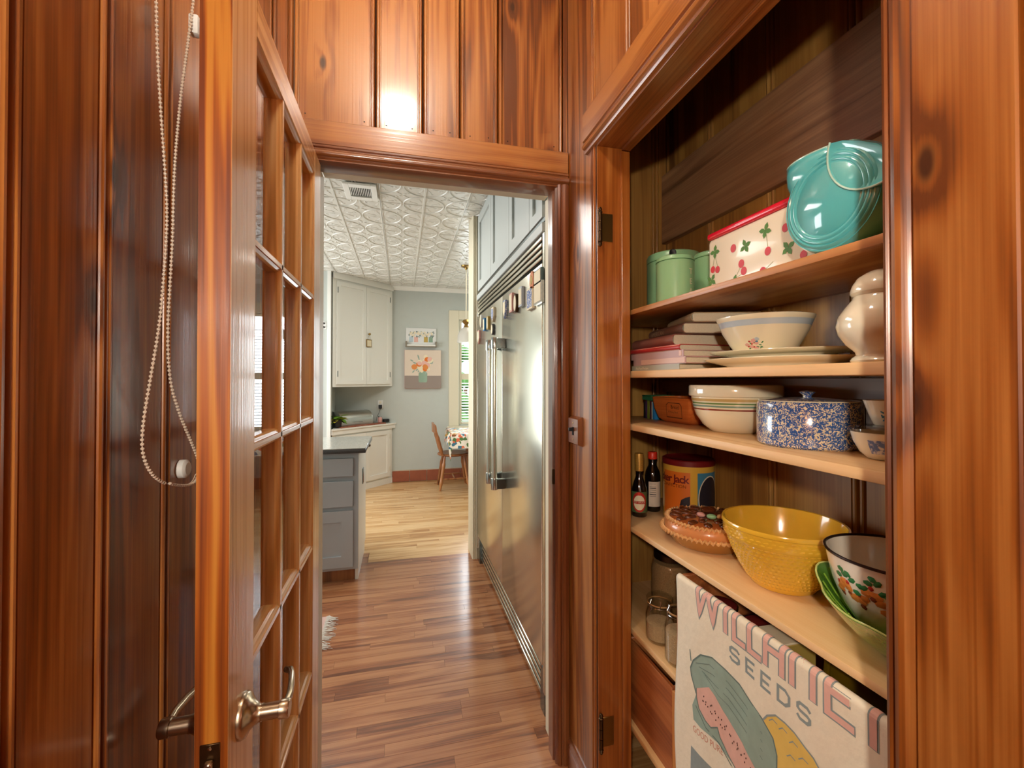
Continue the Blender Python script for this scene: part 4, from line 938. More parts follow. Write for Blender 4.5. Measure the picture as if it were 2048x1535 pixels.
# yellow bowl with basket weave relief
yb_ = thing('mixing_bowl', 'large yellow mixing bowl with basket weave relief', 'bowl', (.851, .836, Z4))
yprof = [(.064, 0), (.068, .003), (.070, .008), (.090, .040), (.108, .078), (.1165, .104)]
G().lathe([(0, 0)] + yprof + [(.1205, .105), (.1235, .110), (.1245, .132), (.127, .134), (.1275, .139), (.1255, .143), (.1215, .142), (.119, .130), (.110, .09), (.09, .045), (.06, .012), (0, .008)], 72).build('body', 'yellow_glaze', yb_)
wv = G()
def bump_on(prof, zc, h, ang, w, d):
    pts = []
    for dz, dd in ((-h / 2, 0), (0, d), (h / 2, 0)):
        p, _ = on_bowl(prof, ang, zc + dz, 0); pts.append((math.hypot(p.x, p.y), zc + dz, dd))
    v = []
    for (r_, z_, dd) in pts:
        for s_, e_ in ((-.5, 0), (0, 1), (.5, 0)):
            t = ang + s_ * w; q = r_ - .0002 + d * (1. if (dd and e_) else .0); v.append((q * cos(t), q * sin(t), z_))
    wv.add(v, [(0, 1, 4, 3), (1, 2, 5, 4), (3, 4, 7, 6), (4, 5, 8, 7)])
rows = 11
for i in range(rows):
    zc = .016 + (.102 - .016) * i / (rows - 1)
    for k in range(60): bump_on(yprof, zc, .0076, 2 * pi * (k + (i % 2) * .5) / 60, 2 * pi / 60 * .9, .0030)
cprof = [(.1235, .108), (.1245, .133)]
for i in range(3):
    for k in range(54): bump_on(cprof, .1135 + i * .0072, .0055, 2 * pi * (k + (i % 2) * .5) / 54, 2 * pi / 54 * .8, .0012)
o = wv.build('weave_relief', 'yellow_glaze', yb_, ang=24); o['kind'] = 'stuff'
# green leaf bowl and enamel colander resting in it
lfb = thing('leaf_bowl', 'green ceramic leaf shaped bowl under the colander', 'bowl', (.845, .560, Z4))
def leaf_ring(rx, z, amp, n=72, wav=0., tilt=0.):
    out = []
    for i in range(n):
        t = 2 * pi * i / n; r_ = rx * (1 + amp * cos(9 * t)); out.append((r_ * cos(t) * 1.0, r_ * sin(t), z + wav * cos(9 * t + .6) + tilt * cos(t - 1.05)))
    return out
loft([leaf_ring(.050, 0, 0), leaf_ring(.060, .003, 0), leaf_ring(.090, .028, .01, tilt=.002), leaf_ring(.120, .062, .02, wav=.002, tilt=.010), leaf_ring(.140, .092, .03, wav=.004, tilt=.024)], 'outside', 'leaf_bowl_green', lfb, False)
loft([leaf_ring(.140, .092, .03, wav=.004, tilt=.024), leaf_ring(.136, .093, .03, wav=.004, tilt=.024), leaf_ring(.114, .062, .02, wav=.002, tilt=.010), leaf_ring(.085, .030, .01, tilt=.002), leaf_ring(.045, .008, 0)], 'inside', 'leaf_bowl_dark', lfb, 'last')
G().tube(leaf_ring(.138, .0935, .03, wav=.004, tilt=.024), .0017, 6, closed=True).build('rim', 'leaf_bowl_edge', lfb)
for k in range(27):
    t = 2 * pi * (k + .5) / 27 + .3
    G().tube([(r_ * cos(t + d_), r_ * sin(t + d_), z_ + .002 + tl_ * cos(t - 1.05)) for r_, z_, d_, tl_ in ((.048, .010, 0, 0), (.085, .031, .03, .002), (.112, .061, .05, .010), (.130, .086, .06, .021))], .0016, 5).build('leaf_vein', 'leaf_bowl_green', lfb)
cl = thing('colander', 'white enamel colander painted with fruit, set in the leaf bowl', 'colander', (.834, .578, Z4 + .022))
clp = [(.040, 0), (.062, .018), (.082, .050), (.096, .088), (.103, .122), (.106, .140)]
G().lathe([(0, -.004)] + clp + [(.1045, .140), (.1015, .122), (.0945, .088), (.0805, .0515), (.060, .0195), (.039, .0015), (0, -.0025)], 64).build('body', 'enamel_white', cl)
G().tube([(.1062 * cos(2 * pi * k / 64), .1062 * sin(2 * pi * k / 64), .1405) for k in range(64)], .0026, 8, closed=True).build('rim', 'enamel_rim', cl)
hg = G()
inn = [(.060, .0195), (.0805, .0515), (.0945, .088), (.1015, .122)]
for z_, n_, o_ in ((.030, 10, 0), (.046, 14, .1), (.060, 18, 0), (.076, 20, .15)):
    for k in range(n_):
        a = 2 * pi * k / n_ + o_; p, M = on_bowl(inn, a, z_, -.0004); hg.blob(p, (.0006, .0034, .0034), 1, M)
o = hg.build('drain_holes', 'hole_dark', cl); o['kind'] = 'stuff'
rr = random.Random(21); a0 = math.atan2(-.578, -.834); spx = []
for k in range(30):
    a = a0 - .95 + k * .065; zc = .088 + .012 * sin(k * .9)
    spx.append((a, zc + rr.uniform(-.008, .004), .0105, .0075, 'fruit_orange', rr.uniform(-.8, .8)))
    spx.append((a + .03, zc + .018 + rr.uniform(-.006, .006), .0075, .0052, 'fruit_green', rr.uniform(-1, 1)))
    if k % 3 == 0: spx.append((a, zc + .006, .0045, .0045, 'red_print', 0)); spx.append((a + .02, zc - .012, .005, .006, 'band_rust', .4))
prints(cl, clp, spx)

# --- lower shelf: clip-top jars, crate, towel
def clip_jar(label, x, y, r_, h, fill, mat, rz=0.):
    t = thing('clip_top_jar', label, 'jar', (x, y, Z5), rz, 'clip top jars')
    G().lathe([(0, .002), (r_ * .85, .0), (r_, .008), (r_, h * .58), (r_ * .86, h * .72), (r_ * .80, h * .78), (r_ * .80, h * .84), (r_ * .77, h * .84), (r_ * .77, h * .78), (r_ * .82, h * .72), (r_ * .95, h * .57), (r_ * .95, .01), (0, .006)], 36).build('jar_body', 'jar_glass', t)
    G().lathe([(0, .0065), (r_ * .93, .0105), (r_ * .935, fill * h), (r_ * .5, fill * h + .004), (0, fill * h + .002)], 32).build('contents', mat, t)
    G().lathe([(r_ * .84, h * .835), (r_ * .87, h * .845), (r_ * .87, h * .86), (r_ * .84, h * .87)], 32, cap=False).build('gasket', 'cork_gasket', t)
    G().lathe([(r_ * .84, h * .87), (r_ * .92, h * .88), (r_ * .94, h * .95), (r_ * .86, h * .99), (r_ * .7, h * .97), (0, h * .965)], 36).build('lid', 'jar_glass', t)
    w = G(); w.tube([(r_ * .83 * cos(2 * pi * k / 32), r_ * .83 * sin(2 * pi * k / 32), h * .80) for k in range(32)], .0012, 6, closed=True)
    for s_ in (-.28, .28): w.tube([(-r_ * .82 * cos(s_), r_ * .82 * sin(s_) * 1.2, h * .80), (-r_ * 1.06, r_ * s_ * 1.3, h * .74), (-r_ * 1.04, r_ * s_ * 1.3, h * .92), (-r_ * .80, r_ * s_ * 1.2, h * .985)], .0011, 6)
    w.build('wire_bail', 'chrome', t); return t
clip_jar('shorter clip top jar half full of oats, farther along the shelf', .762, 1.196, .042, .132, .42, 'oats', .7)
clip_jar('taller clip top jar of oats next to the draped crate', .758, 1.087, .043, .165, .52, 'oats', .5)
bj = thing('storage_jar', 'big glass jar full of brown grain at the back', 'jar', (.868, 1.300, Z5))
G().lathe([(0, .001), (.056, 0), (.062, .006), (.062, .165), (.054, .188), (.050, .192), (.050, .205), (0, .206)], 40).build('jar_body', 'jar_glass', bj)
G().lathe([(0, .003), (.054, .004), (.0595, .010), (.0595, .163), (.052, .183), (0, .186)], 36).build('contents', 'grain_brown', bj)
G().lathe([(.051, .196), (.053, .198), (.053, .214), (.050, .217), (0, .217)], 36).build('lid', 'bronze', bj)
cr = thing('wooden_crate', 'reddish wooden crate of groceries under the seed towel', 'crate', (0, 0, Z5))
CY0, CY1, CX0, CX1, CT = .435, 1.012, .694, .965, .276
for nm, b_ in (('front_board', (CX0, CX0 + .011, CY0, CY1, .0, CT)), ('back_board', (CX1 - .011, CX1, CY0, CY1, 0, CT - .03)), ('end_board', (CX0 + .0115, CX1 - .0115, CY1 - .013, CY1, 0, CT + .006)), ('end_board', (CX0 + .0115, CX1 - .0115, CY0, CY0 + .013, 0, CT + .006)), ('bottom_board', (CX0 + .0115, CX1 - .0115, CY0 + .0135, CY1 - .0135, 0, .010))): box(nm, 'crate_dark', cr, *b_, c=.0015)
def can(label, x, y, r_, h, mat, lid='chrome', z=Z5 + .0105, name='food_can', cat='can'):
    t = thing(name, label, cat, (x, y, z), 0, 'groceries in the crate')
    G().lathe([(0, 0), (r_ - .002, 0), (r_ + .001, .001), (r_ + .001, .004), (r_, .006), (r_, h - .006), (r_ + .001, h - .004), (r_ + .001, h - .001), (r_ - .002, h)], 32).build('can_body', mat, t)
    G().lathe([(r_ + .0012, h - .006), (r_ + .0012, h), (r_ - .002, h), (r_ - .003, h - .003), (0, h - .003)], 32).build('can_lid', lid, t); return t
can('clear lidded tub at the far end inside the crate', .762, .935, .040, .225, 'can_red', 'chrome')
can('red labelled can beside the yellow carton in the crate', .790, .835, .038, .225, 'can_red', 'can_black')
yc = thing('carton', 'yellow carton standing between the cans in the crate', 'carton', (.775, .758, Z5 + .0105), 0, 'groceries in the crate'); G().cbox(-.045, .045, -.033, .033, 0, .245, c=.002).build('box_body', 'can_yellow', yc); G().cbox(-.046, .046, -.034, .034, .245, .249, c=.001).build('top_flap', 'cream_print', yc)
can('black and green can next to the yellow carton', .840, .676, .034, .238, 'can_green', 'can_black')
gt = thing('gold_tray', 'olive gold metal tray leaning in the crate behind the towel', 'tray', (.762, .585, Z5 + .0105), 0, None, (R(0), R(6), R(4)))
loft([rect_ring(.004, .075, 0, .003), rect_ring(.0045, .078, .004, .003)], 'foot', 'gold_tray', gt, True)
g = G(); 
def tray_prof(p, q, a): return (a, p, q)
g.prism([(-.078, .012), (-.070, .004), (.070, .004), (.078, .012), (.078, .262), (.070, .270), (-.070, .270), (-.078, .262)], tray_prof, -.002, .002); g.build('panel', 'gold_tray', gt)
G().tube([(-.006, p, q) for p, q in [(-.078, .012), (-.070, .004), (.070, .004), (.078, .012), (.078, .262), (.070, .270), (-.070, .270), (-.078, .262)]], .005, 8, closed=True).build('rolled_rim', 'gold_tray', gt)

# seed towel draped over the crate front
TW = thing('seed_towel', 'cream tea towel printed WILLAMETTE SEEDS with watermelon and squash', 'towel', (.690, .70, Z5 + CT))
FR = .0088
def T(y, t, off=0.):
    """y along the crate, t = height relative to the fold (below 0 hangs in front)"""
    wv_ = .0016 * sin(y * 26 + t * 5) * min(1, max(0, -t) * 12) + .0011 * sin(y * 61 + t * 17) * min(1, max(0, -t) * 8) - .012 * max(0, -t - .05) * 0.6
    if t <= 0: return (.690 - off + wv_ - .690, y - .70, t + .0006)
    a = t / FR
    if a <= pi: return (.690 + FR - (FR + off) * cos(a) - .690, y - .70, (FR + off) * sin(a) + .0006)
    return (.690 + 2 * FR + off - .690, y - .70, -(t - pi * FR) + .0006)
TA, TB = .438, 1.006
v = []; f = []; ny, nt = 70, 80; ts = [-.62 + .62 * i / 56 for i in range(57)] + [pi * FR * i / 10 for i in range(1, 11)] + [pi * FR + .05 * i / 4 for i in range(1, 5)]
for i in range(ny + 1):
    y = TA + (TB - TA) * i / ny
    for t in ts: v.append(T(y + (.004 * sin(t * 14) if i == ny else 0), t))
k = len(ts)
for i in range(ny):
    for j in range(k - 1): f.append((i * k + j, (i + 1) * k + j, (i + 1) * k + j + 1, i * k + j + 1))
tc = G().add(v, f).build('cloth', 'towel_cloth', TW, ang=80)
md = tc.modifiers.new('thickness', 'SOLIDIFY'); md.thickness = .0010; md.offset = 1
ZF = Z5 + CT
def tdec(off): return lambda y, z: T(y, z - ZF, off)
GLY = {'W': [[(0, 1), (.22, 0), (.5, .8)], [(.5, .8), (.78, 0), (1, 1)]], 'I': [[(.5, 1), (.5, 0)]], 'L': [[(.12, 1), (.12, 0), (1, 0)]], 'A': [[(.08, 0), (.08, .8), (.3, 1), (.7, 1), (.92, .8), (.92, 0)], [(.08, .42), (.92, .42)]],
       'M': [[(.08, 0), (.08, 1), (.5, .72), (.92, 1), (.92, 0)]], 'E': [[(1, 0), (.1, 0), (.1, 1), (1, 1)], [(.1, .48), (.85, .48)]], 'T': [[(.5, 0), (.5, 1)], [(0, 1), (1, 1)]],
       'S': [[(1, .85), (.8, 1), (.2, 1), (0, .85), (0, .62), (.2, .52), (.8, .48), (1, .38), (1, .15), (.8, 0), (.2, 0), (0, .15)]], 'D': [[(0, 0), (0, 1), (.65, 1), (1, .75), (1, .25), (.65, 0), (0, 0)]]}
def glyph(g, ch, y0, w, z0, h, sw, off):
    for gi, pl_ in enumerate(GLY[ch]):
        pts = []
        for a, b in zip(pl_, pl_[1:]):
            n_ = max(1, int(math.hypot((b[0] - a[0]) * w, (b[1] - a[1]) * h) / .0035)); pts += [(a[0] + (b[0] - a[0]) * i / n_, a[1] + (b[1] - a[1]) * i / n_) for i in range(n_)]
        pts.append(pl_[-1]); stroke(g, [(y0 - p * w, z0 + q * h) for p, q in pts], sw, tdec(off + gi * .00012))
LETTERS = [('W', .930, .080), ('I', .838, .020), ('L', .806, .032), ('L', .764, .032), ('A', .722, .046), ('M', .662, .050), ('E', .594, .046), ('T', .536, .04), ('T', .484, .035)]
for ch, y0, w in LETTERS:
    g = G(); glyph(g, ch, y0, w, .829, .080, .0172, .0013); g.build('letter_outline', 'print_grey', TW, False)
    g = G(); glyph(g, ch, y0, w, .829, .080, .0112, .0019); g.build('letter', 'print_pink', TW, False)
for i, ch in enumerate('SEEDS'):
    g = G(); glyph(g, ch, .814 - i * .042, .024, .780, .027, .0058, .0013); g.build('small_letter', 'print_grey', TW, False)
melon = [(.944, .680), (.934, .703), (.909, .731), (.871, .747), (.828, .747), (.789, .741), (.756, .728), (.725, .718), (.700, .699), (.691, .674), (.691, .651), (.70, .60), (.72, .56), (.76, .535), (.798, .561), (.853, .60), (.873, .588), (.891, .588), (.915, .60), (.926, .63), (.934, .648), (.941, .662)]
g = G(); flat(g, [(a, b) for a, b in melon], tdec(.0012), 44); g.build('melon', 'print_green', TW, False)
g = G(); stroke(g, melon[19:] + melon[:13], .0034, tdec(.0016)); 
for dz, ds in ((.012, 0), (.028, .01), (.046, .02), (.062, .03)): stroke(g, [(.925 - ds, .705 - dz * .2), (.88 - ds, .738 - dz), (.82, .736 - dz), (.77, .722 - dz), (.725, .70 - dz)], .0014, tdec(.0016))
stroke(g, [(.946, .722), (.942, .698)], .0035, tdec(.0016)); g.build('melon_outline', 'print_dkgreen', TW, False)
pink = [(.924, .643), (.881, .674), (.859, .668), (.837, .653), (.809, .639), (.778, .629), (.743, .607), (.735, .58), (.76, .55), (.798, .561), (.822, .569), (.846, .587), (.853, .603), (.873, .588), (.891, .590), (.915, .601), (.924, .623)]
g = G(); flat(g, pink, tdec(.0018), 36); g.build('melon_slice', 'print_blush', TW, False)
g = G(); flat(g, [(.939, .593), (.935, .561), (.91, .56), (.882, .566), (.855, .569), (.826, .563), (.798, .561), (.822, .569), (.846, .587), (.853, .600), (.873, .586), (.891, .588), (.912, .599), (.926, .625)], tdec(.0018), 30); g.build('melon_rind', 'print_green', TW, False)
g = G(); stroke(g, [(.924, .643), (.924, .623), (.915, .601), (.891, .590), (.873, .588), (.853, .603), (.846, .587), (.822, .569), (.798, .561)], .003, tdec(.0022)); stroke(g, [(.926, .6), (.89, .575), (.85, .572), (.81, .555)], .003, tdec(.0022)); g.build('slice_outline', 'print_dkgreen', TW, False)
g = G(); rr = random.Random(4)
for k in range(34):
    s_ = k / 34; a = .905 - .15 * s_ + rr.uniform(-.007, .007); b = .637 - .035 * s_ + rr.uniform(-.010, .012); flat(g, ell(a, b, .0013, .0026, 8, .4), tdec(.0024))
o = g.build('melon_seeds', 'print_seed', TW, False); o['kind'] = 'stuff'
sq = [(.722, .718), (.712, .733), (.693, .747), (.672, .748), (.652, .746), (.630, .737), (.615, .731), (.600, .715), (.592, .69), (.59, .65), (.60, .60), (.63, .565), (.67, .56), (.70, .60), (.691, .651), (.691, .674), (.700, .697), (.712, .710)]
g = G(); flat(g, sq, tdec(.0015), 32); g.build('squash', 'print_yellow', TW, False)
g = G(); stroke(g, sq[:12], .0034, tdec(.0019)); 
for (a, b) in ((.70, .735), (.678, .735), (.655, .728), (.635, .715), (.66, .70)): stroke(g, [(a + .008, b - .008), (a, b), (a - .01, b - .002)], .0018, tdec(.0019))
g.build('squash_outline', 'print_grey', TW, False)
g = G(); flat(g, [(.945, .491), (.91, .494), (.873, .497), (.83, .48), (.80, .43), (.84, .38), (.946, .40)], tdec(.0014), 12); g.build('blue_leaf', 'print_grey', TW, False)
v, f = text_geo('GOOD PURE', .022); x1 = max(p[0] for p in v); G().add([tdec(.0014)(.938 - p * .10 / x1, .532 + q + p * .20 * .10 / x1) for p, q, _ in v], f).build('small_lettering', 'print_red', TW, False)

# boxes on the lowest shelf
db = thing('wooden_box', 'dark reddish wooden box on the lowest shelf', 'box', (0, 0, Z6))
for nm, b_ in (('front_board', (.722, .734, 1.075, 1.33, 0, .246)), ('end_board', (.7345, .95, 1.075, 1.087, 0, .246)), ('end_board', (.7345, .95, 1.318, 1.33, 0, .246)), ('back_board', (.9505, .962, 1.075, 1.33, 0, .246)), ('bottom_board', (.7345, .95, 1.0875, 1.3175, 0, .01))): box(nm, 'crate_dark', db, *b_, c=.0015)
lc = thing('pine_crate', 'pale knotty pine crate corner showing beside the towel', 'crate', (0, 0, Z6))
for nm, b_ in (('front_board', (.712, .726, .48, 1.062, 0, .252)), ('end_board', (.7265, .95, 1.046, 1.062, 0, .262)), ('end_board', (.7265, .95, .48, .496, 0, .262)), ('back_board', (.9505, .962, .48, 1.062, 0, .25)), ('bottom_board', (.7265, .95, .4965, 1.0455, 0, .01))): box(nm, 'crate_wood', lc, *b_, c=.002)

# ------------------------------------------------------------------ kitchen: refrigerator wall
FX = .565
fr_ = thing('refrigerator', 'wide stainless steel double refrigerator with bar handles and louvres', 'refrigerator', (0, 0, 0))
FY0, FY1, FS = 1.745, 3.335, 2.490
box('cabinet_body', 'steel_dark', fr_, FX + .045, 1.22, FY0, FY1, .10, 2.0)
for a, b in ((FY0 + .004, FS - .003), (FS + .003, FY1 - .004)):
    d = G().cbox(FX, FX + .044, a, b, .200, 1.868, c=.004, seg=2).build('door', 'steel', fr_)
    hy = b - .075 if b < FS + .1 else a + .075
    h = G()
    h.lathe([(.0155, .80), (.0155, 1.60)], 24, Matrix.Translation((FX - .062, hy, 0)))
    hb = h.build('handle', 'steel', d)
    for z0, z1 in ((.772, .835), (1.555, 1.618)):
        G().lathe([(.0195, z0), (.020, z0 + .002), (.020, z1 - .002), (.0195, z1)], 24, Matrix.Translation((FX - .062, hy, 0))).build('handle_end', 'chrome', hb)
        G().cbox(FX - .055, FX - .0005, hy - .016, hy + .016, z0 + .004, z1 - .004, c=.002).build('handle_bracket', 'steel_dark', hb)
box('vent_backing', 'dark_gap', fr_, FX + .030, FX + .044, FY0, FY1, 1.872, 1.99)
for k in range(4): box('louvre', 'steel', fr_, FX + .002, FX + .030, FY0 + .01, FY1 - .01, 1.887 + k * .027, 1.903 + k * .027, c=.003)
box('top_frame', 'grey_cab', fr_, FX - .004, FX + .044, FY0 - .02, FY1 + .02, 1.992, 2.034, c=.003)
for y0, y1 in ((FY0 - .03, FY0 - .004), (FY1 + .004, FY1 + .03)): box('side_frame', 'steel', fr_, FX + .002, FX + .044, y0, y1, .10, 1.99, c=.002)
box('toe_backing', 'dark_gap', fr_, FX + .055, FX + .070, FY0, FY1, .0, .196)
for k in range(5): box('toe_louvre', 'steel', fr_, FX + .024, FX + .052, FY0 + .055, FY1 - .055, .020 + k * .034, .042 + k * .034, c=.003)
for y0, y1 in ((FY0 - .01, FY0 + .05), (FY1 - .05, FY1 + .012)): box('toe_foot', 'steel_dark', fr_, FX + .008, FX + .050, y0, y1, 0, .188, c=.002)
# magnets
MG = [(1.850, 1.818, .060, .079, 'round', 'bowl_wood', 'round wooden magnet near the top edge of the refrigerator'), (1.764, 1.814, .100, .060, 'box', 'steel_dark', 'grey sign magnet above the square one by the doorway jamb'),
      (1.762, 1.745, .105, .090, 'box', 'granite', 'square stone magnet under the grey sign magnet'), (1.882, 1.743, .085, .095, 'box', 'cream_print', 'tilted cream card magnet below the round wooden one'),
      (2.040, 1.780, .060, .093, 'box', 'blue_grey_cab', 'pale blue upright magnet on the near refrigerator door'), (2.141, 1.767, .055, .095, 'oval', 'bronze', 'bronze oval magnet next to the pale blue one'),
      (2.231, 1.784, .060, .097, 'box', 'rose_pink', 'pink narrow magnet left of the bronze oval'), (2.381, 1.772, .060, .102, 'shield', 'blue_transfer', 'blue shield shaped magnet next to the door seam'),
      (2.710, 1.790, .075, .090, 'shield', 'cream_print', 'cream shield magnet on the far refrigerator door'), (2.720, 1.700, .050, .070, 'oval', 'granite_edge', 'dark oval magnet hanging under the cream shield'), (2.876, 1.760, .045, .085, 'box', 'can_yellow', 'mustard upright magnet on the far door'),
      (3.004, 1.765, .050, .086, 'box', 'spine_blue', 'bright blue upright magnet on the far door'), (3.138, 1.806, .050, .091, 'oval', 'white_plastic', 'white oval magnet at the far upper corner'), (3.235, 1.698, .085, .100, 'shield', 'rose_pink', 'pinkish diamond magnet at the far edge of the refrigerator')]
for y, z, w, h, kind, mt, lab in MG:
    t = thing('fridge_magnet', lab, 'magnet', (FX, y, z), 0, 'refrigerator magnets')
    if kind == 'box': pl_ = [(-w / 2, -h / 2), (w / 2, -h / 2), (w / 2, h / 2), (-w / 2, h / 2)]
    elif kind == 'shield': pl_ = [(0, -h / 2), (w / 2, -h * .1), (w * .45, h / 2), (-w * .45, h / 2), (-w / 2, -h * .1)]
    else: pl_ = ell(0, 0, w / 2, h / 2, 24)
    G().prism(pl_, lambda p, q, a: (a, p, q), -.014, -.001).build('magnet_plate', mt, t); G().prism([(p * .82, q * .82) for p, q in pl_], lambda p, q, a: (a, p, q), -.0155, -.0135).build('magnet_face', 'cream_print' if mt != 'cream_print' else 'blue_transfer', t) if kind != 'round' else G().prism([(p * .5, q * .5) for p, q in pl_], lambda p, q, a: (a, p, q), -.0155, -.0135).build('magnet_face', 'can_yellow', t)
# cabinets above
oc = thing('overhead_cabinet', 'grey shaker cabinet built over the refrigerator up to the ceiling', 'cabinet', (0, 0, 0))
box('cabinet_body', 'grey_cab', oc, FX + .022, 1.2, FY0 - .03, FY1 + .03, 2.036, KZ - .002)
box('light_rail', 'steel_dark', oc, FX + .006, FX + .021, FY0 - .03, FY1 + .03, 2.036, 2.056, c=.002)
def shaker(parent, fn, s0, s1, z0, z1, mat, fr=.06, name='door'):
    """fn(s,d,z): s along, d outward"""
    def bx_(nm, a0, a1, d0, d1, b0, b1, par):
        c = [fn(s, d, z) for s in (a0, a1) for d in (d0, d1) for z in (b0, b1)]
        g = G().add(c, [(0, 1, 3, 2), (4, 6, 7, 5), (0, 4, 5, 1), (2, 3, 7, 6), (0, 2, 6, 4), (1, 5, 7, 3)]); return g.build(nm, mat, par)
    d = bx_(name, s0, s1, 0, .008, z0, z1, parent)
    for a0, a1, b0, b1, nm in ((s0, s0 + fr, z0, z1, 'stile'), (s1 - fr, s1, z0, z1, 'stile'), (s0 + fr, s1 - fr, z0, z0 + fr, 'rail'), (s0 + fr, s1 - fr, z1 - fr, z1, 'rail')): bx_(nm, a0, a1, .008, .020, b0, b1, d)
    return d
of = lambda s, d, z: (FX + .0215 - d, s, z)
for a, b in ((1.745, 1.935), (1.940, 2.330), (2.335, 2.83), (2.835, 3.33)): shaker(oc, of, a, b, 2.060, KZ - .03, 'grey_cab', .065 if b - a > .25 else .05)
# fluted pilaster
t9 = struct(G().prism([(.534, 3.40), (.540, 3.385), (.546, 3.392), (.552, 3.385), (.558, 3.392), (.566, 3.382), (.576, 3.392), (.60, 3.392), (.62, 3.392), (.62, 3.60), (.534, 3.60)], lambda p, q, a: (p, q, a), 0, KZ).build('trim_9', 'cream_paint', None, ang=20), 'cream fluted pilaster beside the refrigerator')
struct(box('wall_nook_divider', 'sage_wall', None, .622, 2.4, 3.40, 3.60, 0, KZ), 'wall between the refrigerator and the nook')

# island
IX, IY = -.288, 3.225
isl = thing('island_cabinet', 'blue grey island cabinet with three drawers facing the hall', 'cabinet', (0, 0, 0))
box('carcass', 'blue_grey_cab', isl, -1.30, IX, IY + .002, 3.83, .080, .879)
box('toe_kick', 'chair_wood', isl, -1.28, IX - .022, IY + .025, 3.80, 0, .080)
box('side_foot', 'white_paint', isl, IX - .021, IX - .001, IY + .022, 3.80, 0, .080)
box('end_panel', 'white_paint', isl, IX, IX + .004, IY, 3.83, .080, .879, c=.001)
jf = lambda s, d, z: (s, IY - d, z)
for z0, z1, sh in ((.722, .846, 0), (.515, .690, 0), (.104, .488, 1)):
    if sh: d = shaker(isl, jf, -.86, IX - .032, z0, z1, 'blue_grey_cab', .075, 'drawer')
    else: d = G().cbox(-.86, IX - .032, IY - .020, IY, z0, z1, c=.002).build('drawer', 'blue_grey_cab', isl)
    hz = (z0 + z1) / 2 if not sh else z1 - .036
    G().tube([(-.66, IY - .020, hz), (-.66, IY - .045, hz), (-.53, IY - .045, hz), (-.53, IY - .020, hz)], .0055, 8).build('pull', 'bronze', d)
g = G().cbox(IX + .0045, IX + .010, 3.50, 3.575, .60, .715, c=.001); vo = g.build('outlet_plate', 'steel_dark', isl)
ctp = thing('countertop', 'speckled grey granite countertop on the island', 'countertop', (0, 0, 0)); G().cbox(-1.32, -.238, 3.195, 3.875, .8795, .909, c=.004, seg=2).build('slab', 'granite_edge', ctp); G().cbox(-1.319, -.239, 3.196, 3.874, .9085, .9145, c=.002).build('polished_top', 'granite', ctp)

# rug with fringe
rg = thing('rug', 'pinkish woven rug with white fringe lying before the island', 'rug', (-.415, 2.60, 0))
G().cbox(-.75, 0, -.165, .165, .0005, .007, c=.002).build('weave', 'rug_pink', rg)
g = G(); rr = random.Random(8)
for k in range(46):
    y = -.165 + .33 * k / 45; e = rr.uniform(.045, .075); s_ = rr.uniform(-.03, .02)
    g.tube([(-.004, y, .005), (.012, y + s_ * .1, .010), (e * .6, y + s_ * .6, .004), (e, y + s_, .0025)], [.0026, .0022, .0018, .0012], 5)
o = g.build('fringe', 'rug_white', rg); o['kind'] = 'stuff'

# ceiling vent
cv = thing('ceiling_vent', 'white ceiling vent with dark slots', 'vent', (-.268, 3.11, KZ))
for b_ in ((-.105, -.068, -.125, .125), (.068, .105, -.125, .125), (-.068, .068, -.125, -.075), (-.068, .068, .075, .125)): box('frame', 'white_paint', cv, b_[0], b_[1], b_[2], b_[3], -.022, -.008, c=.002)
box('duct', 'dark_gap', cv, -.068, .068, -.075, .075, -.012, -.008)
for k in range(12): box('fin', 'white_paint', cv, -.0635 + k * .0112, -.0595 + k * .0112, -.072, .05, -.021, -.0125)

# corner cupboard, set diagonally in the far left corner
s2 = math.sqrt(.5)
A0, B0 = Vector((-.79, 5.545, 0)), Vector((-.125, 6.19, 0))
ud = (B0 - A0).normalized(); nd = Vector((ud.y, -ud.x, 0)); CW = (B0 - A0).length
def cfn(s, d, z): p = A0 + ud * s + nd * d; return (p.x, p.y, z)
def cbx(nm, s0, s1, d0, d1, z0, z1, mat, par):
    c = [cfn(s, d, z) for s in (s0, s1) for d in (d0, d1) for z in (z0, z1)]
    return G().add(c, [(0, 1, 3, 2), (4, 6, 7, 5), (0, 4, 5, 1), (2, 3, 7, 6), (0, 2, 6, 4), (1, 5, 7, 3)]).build(nm, mat, par)
def tri_body(nm, z0, z1, mat, par, inset=.0):
    c = [(A0.x, A0.y), (B0.x, B0.y), (A0.x, KY - .002)]; return G().prism(c, lambda p, q, a: (p, q, a), z0, z1).build(nm, mat, par)
wc = thing('corner_wall_cabinet', 'tall white diagonal corner cabinet with two doors under the ceiling', 'cabinet', (0, 0, 0))
tri_body('carcass', 1.300, KZ - .004, 'white_paint', wc)
cbx('face_frame', 0, CW, 0, .004, 1.300, KZ - .06, 'white_paint', wc); cbx('cornice', -.0, CW, .0045, .03, KZ - .075, KZ - .004, 'white_paint', wc)
mid = CW * .515
for a, b in ((.045, mid - .002), (mid + .002, CW - .045)):
    d = shaker(wc, lambda s, d, z: cfn(s, d + .0042, z), a, b, 1.330, KZ - .10, 'white_paint', .05)
    hs = a + .012 if a < .1 else b - .012
    for z0 in (1.42, 2.42): cbx('hinge', hs - .004, hs + .004, .0245, .027, z0, z0 + .07, 'steel_dark', d)
    if a > .1: kn_ = G().lathe([(.007, 0), (.007, .012), (.015, .018), (.015, .026), (0, .03)], 20, Matrix.Translation(Vector(cfn(a + .03, .0244, 1.965))) @ Matrix.Rotation(math.atan2(nd.y, nd.x), 4, 'Z') @ Matrix.Rotation(R(90), 4, 'Y')).build('knob', 'brass_old', d)
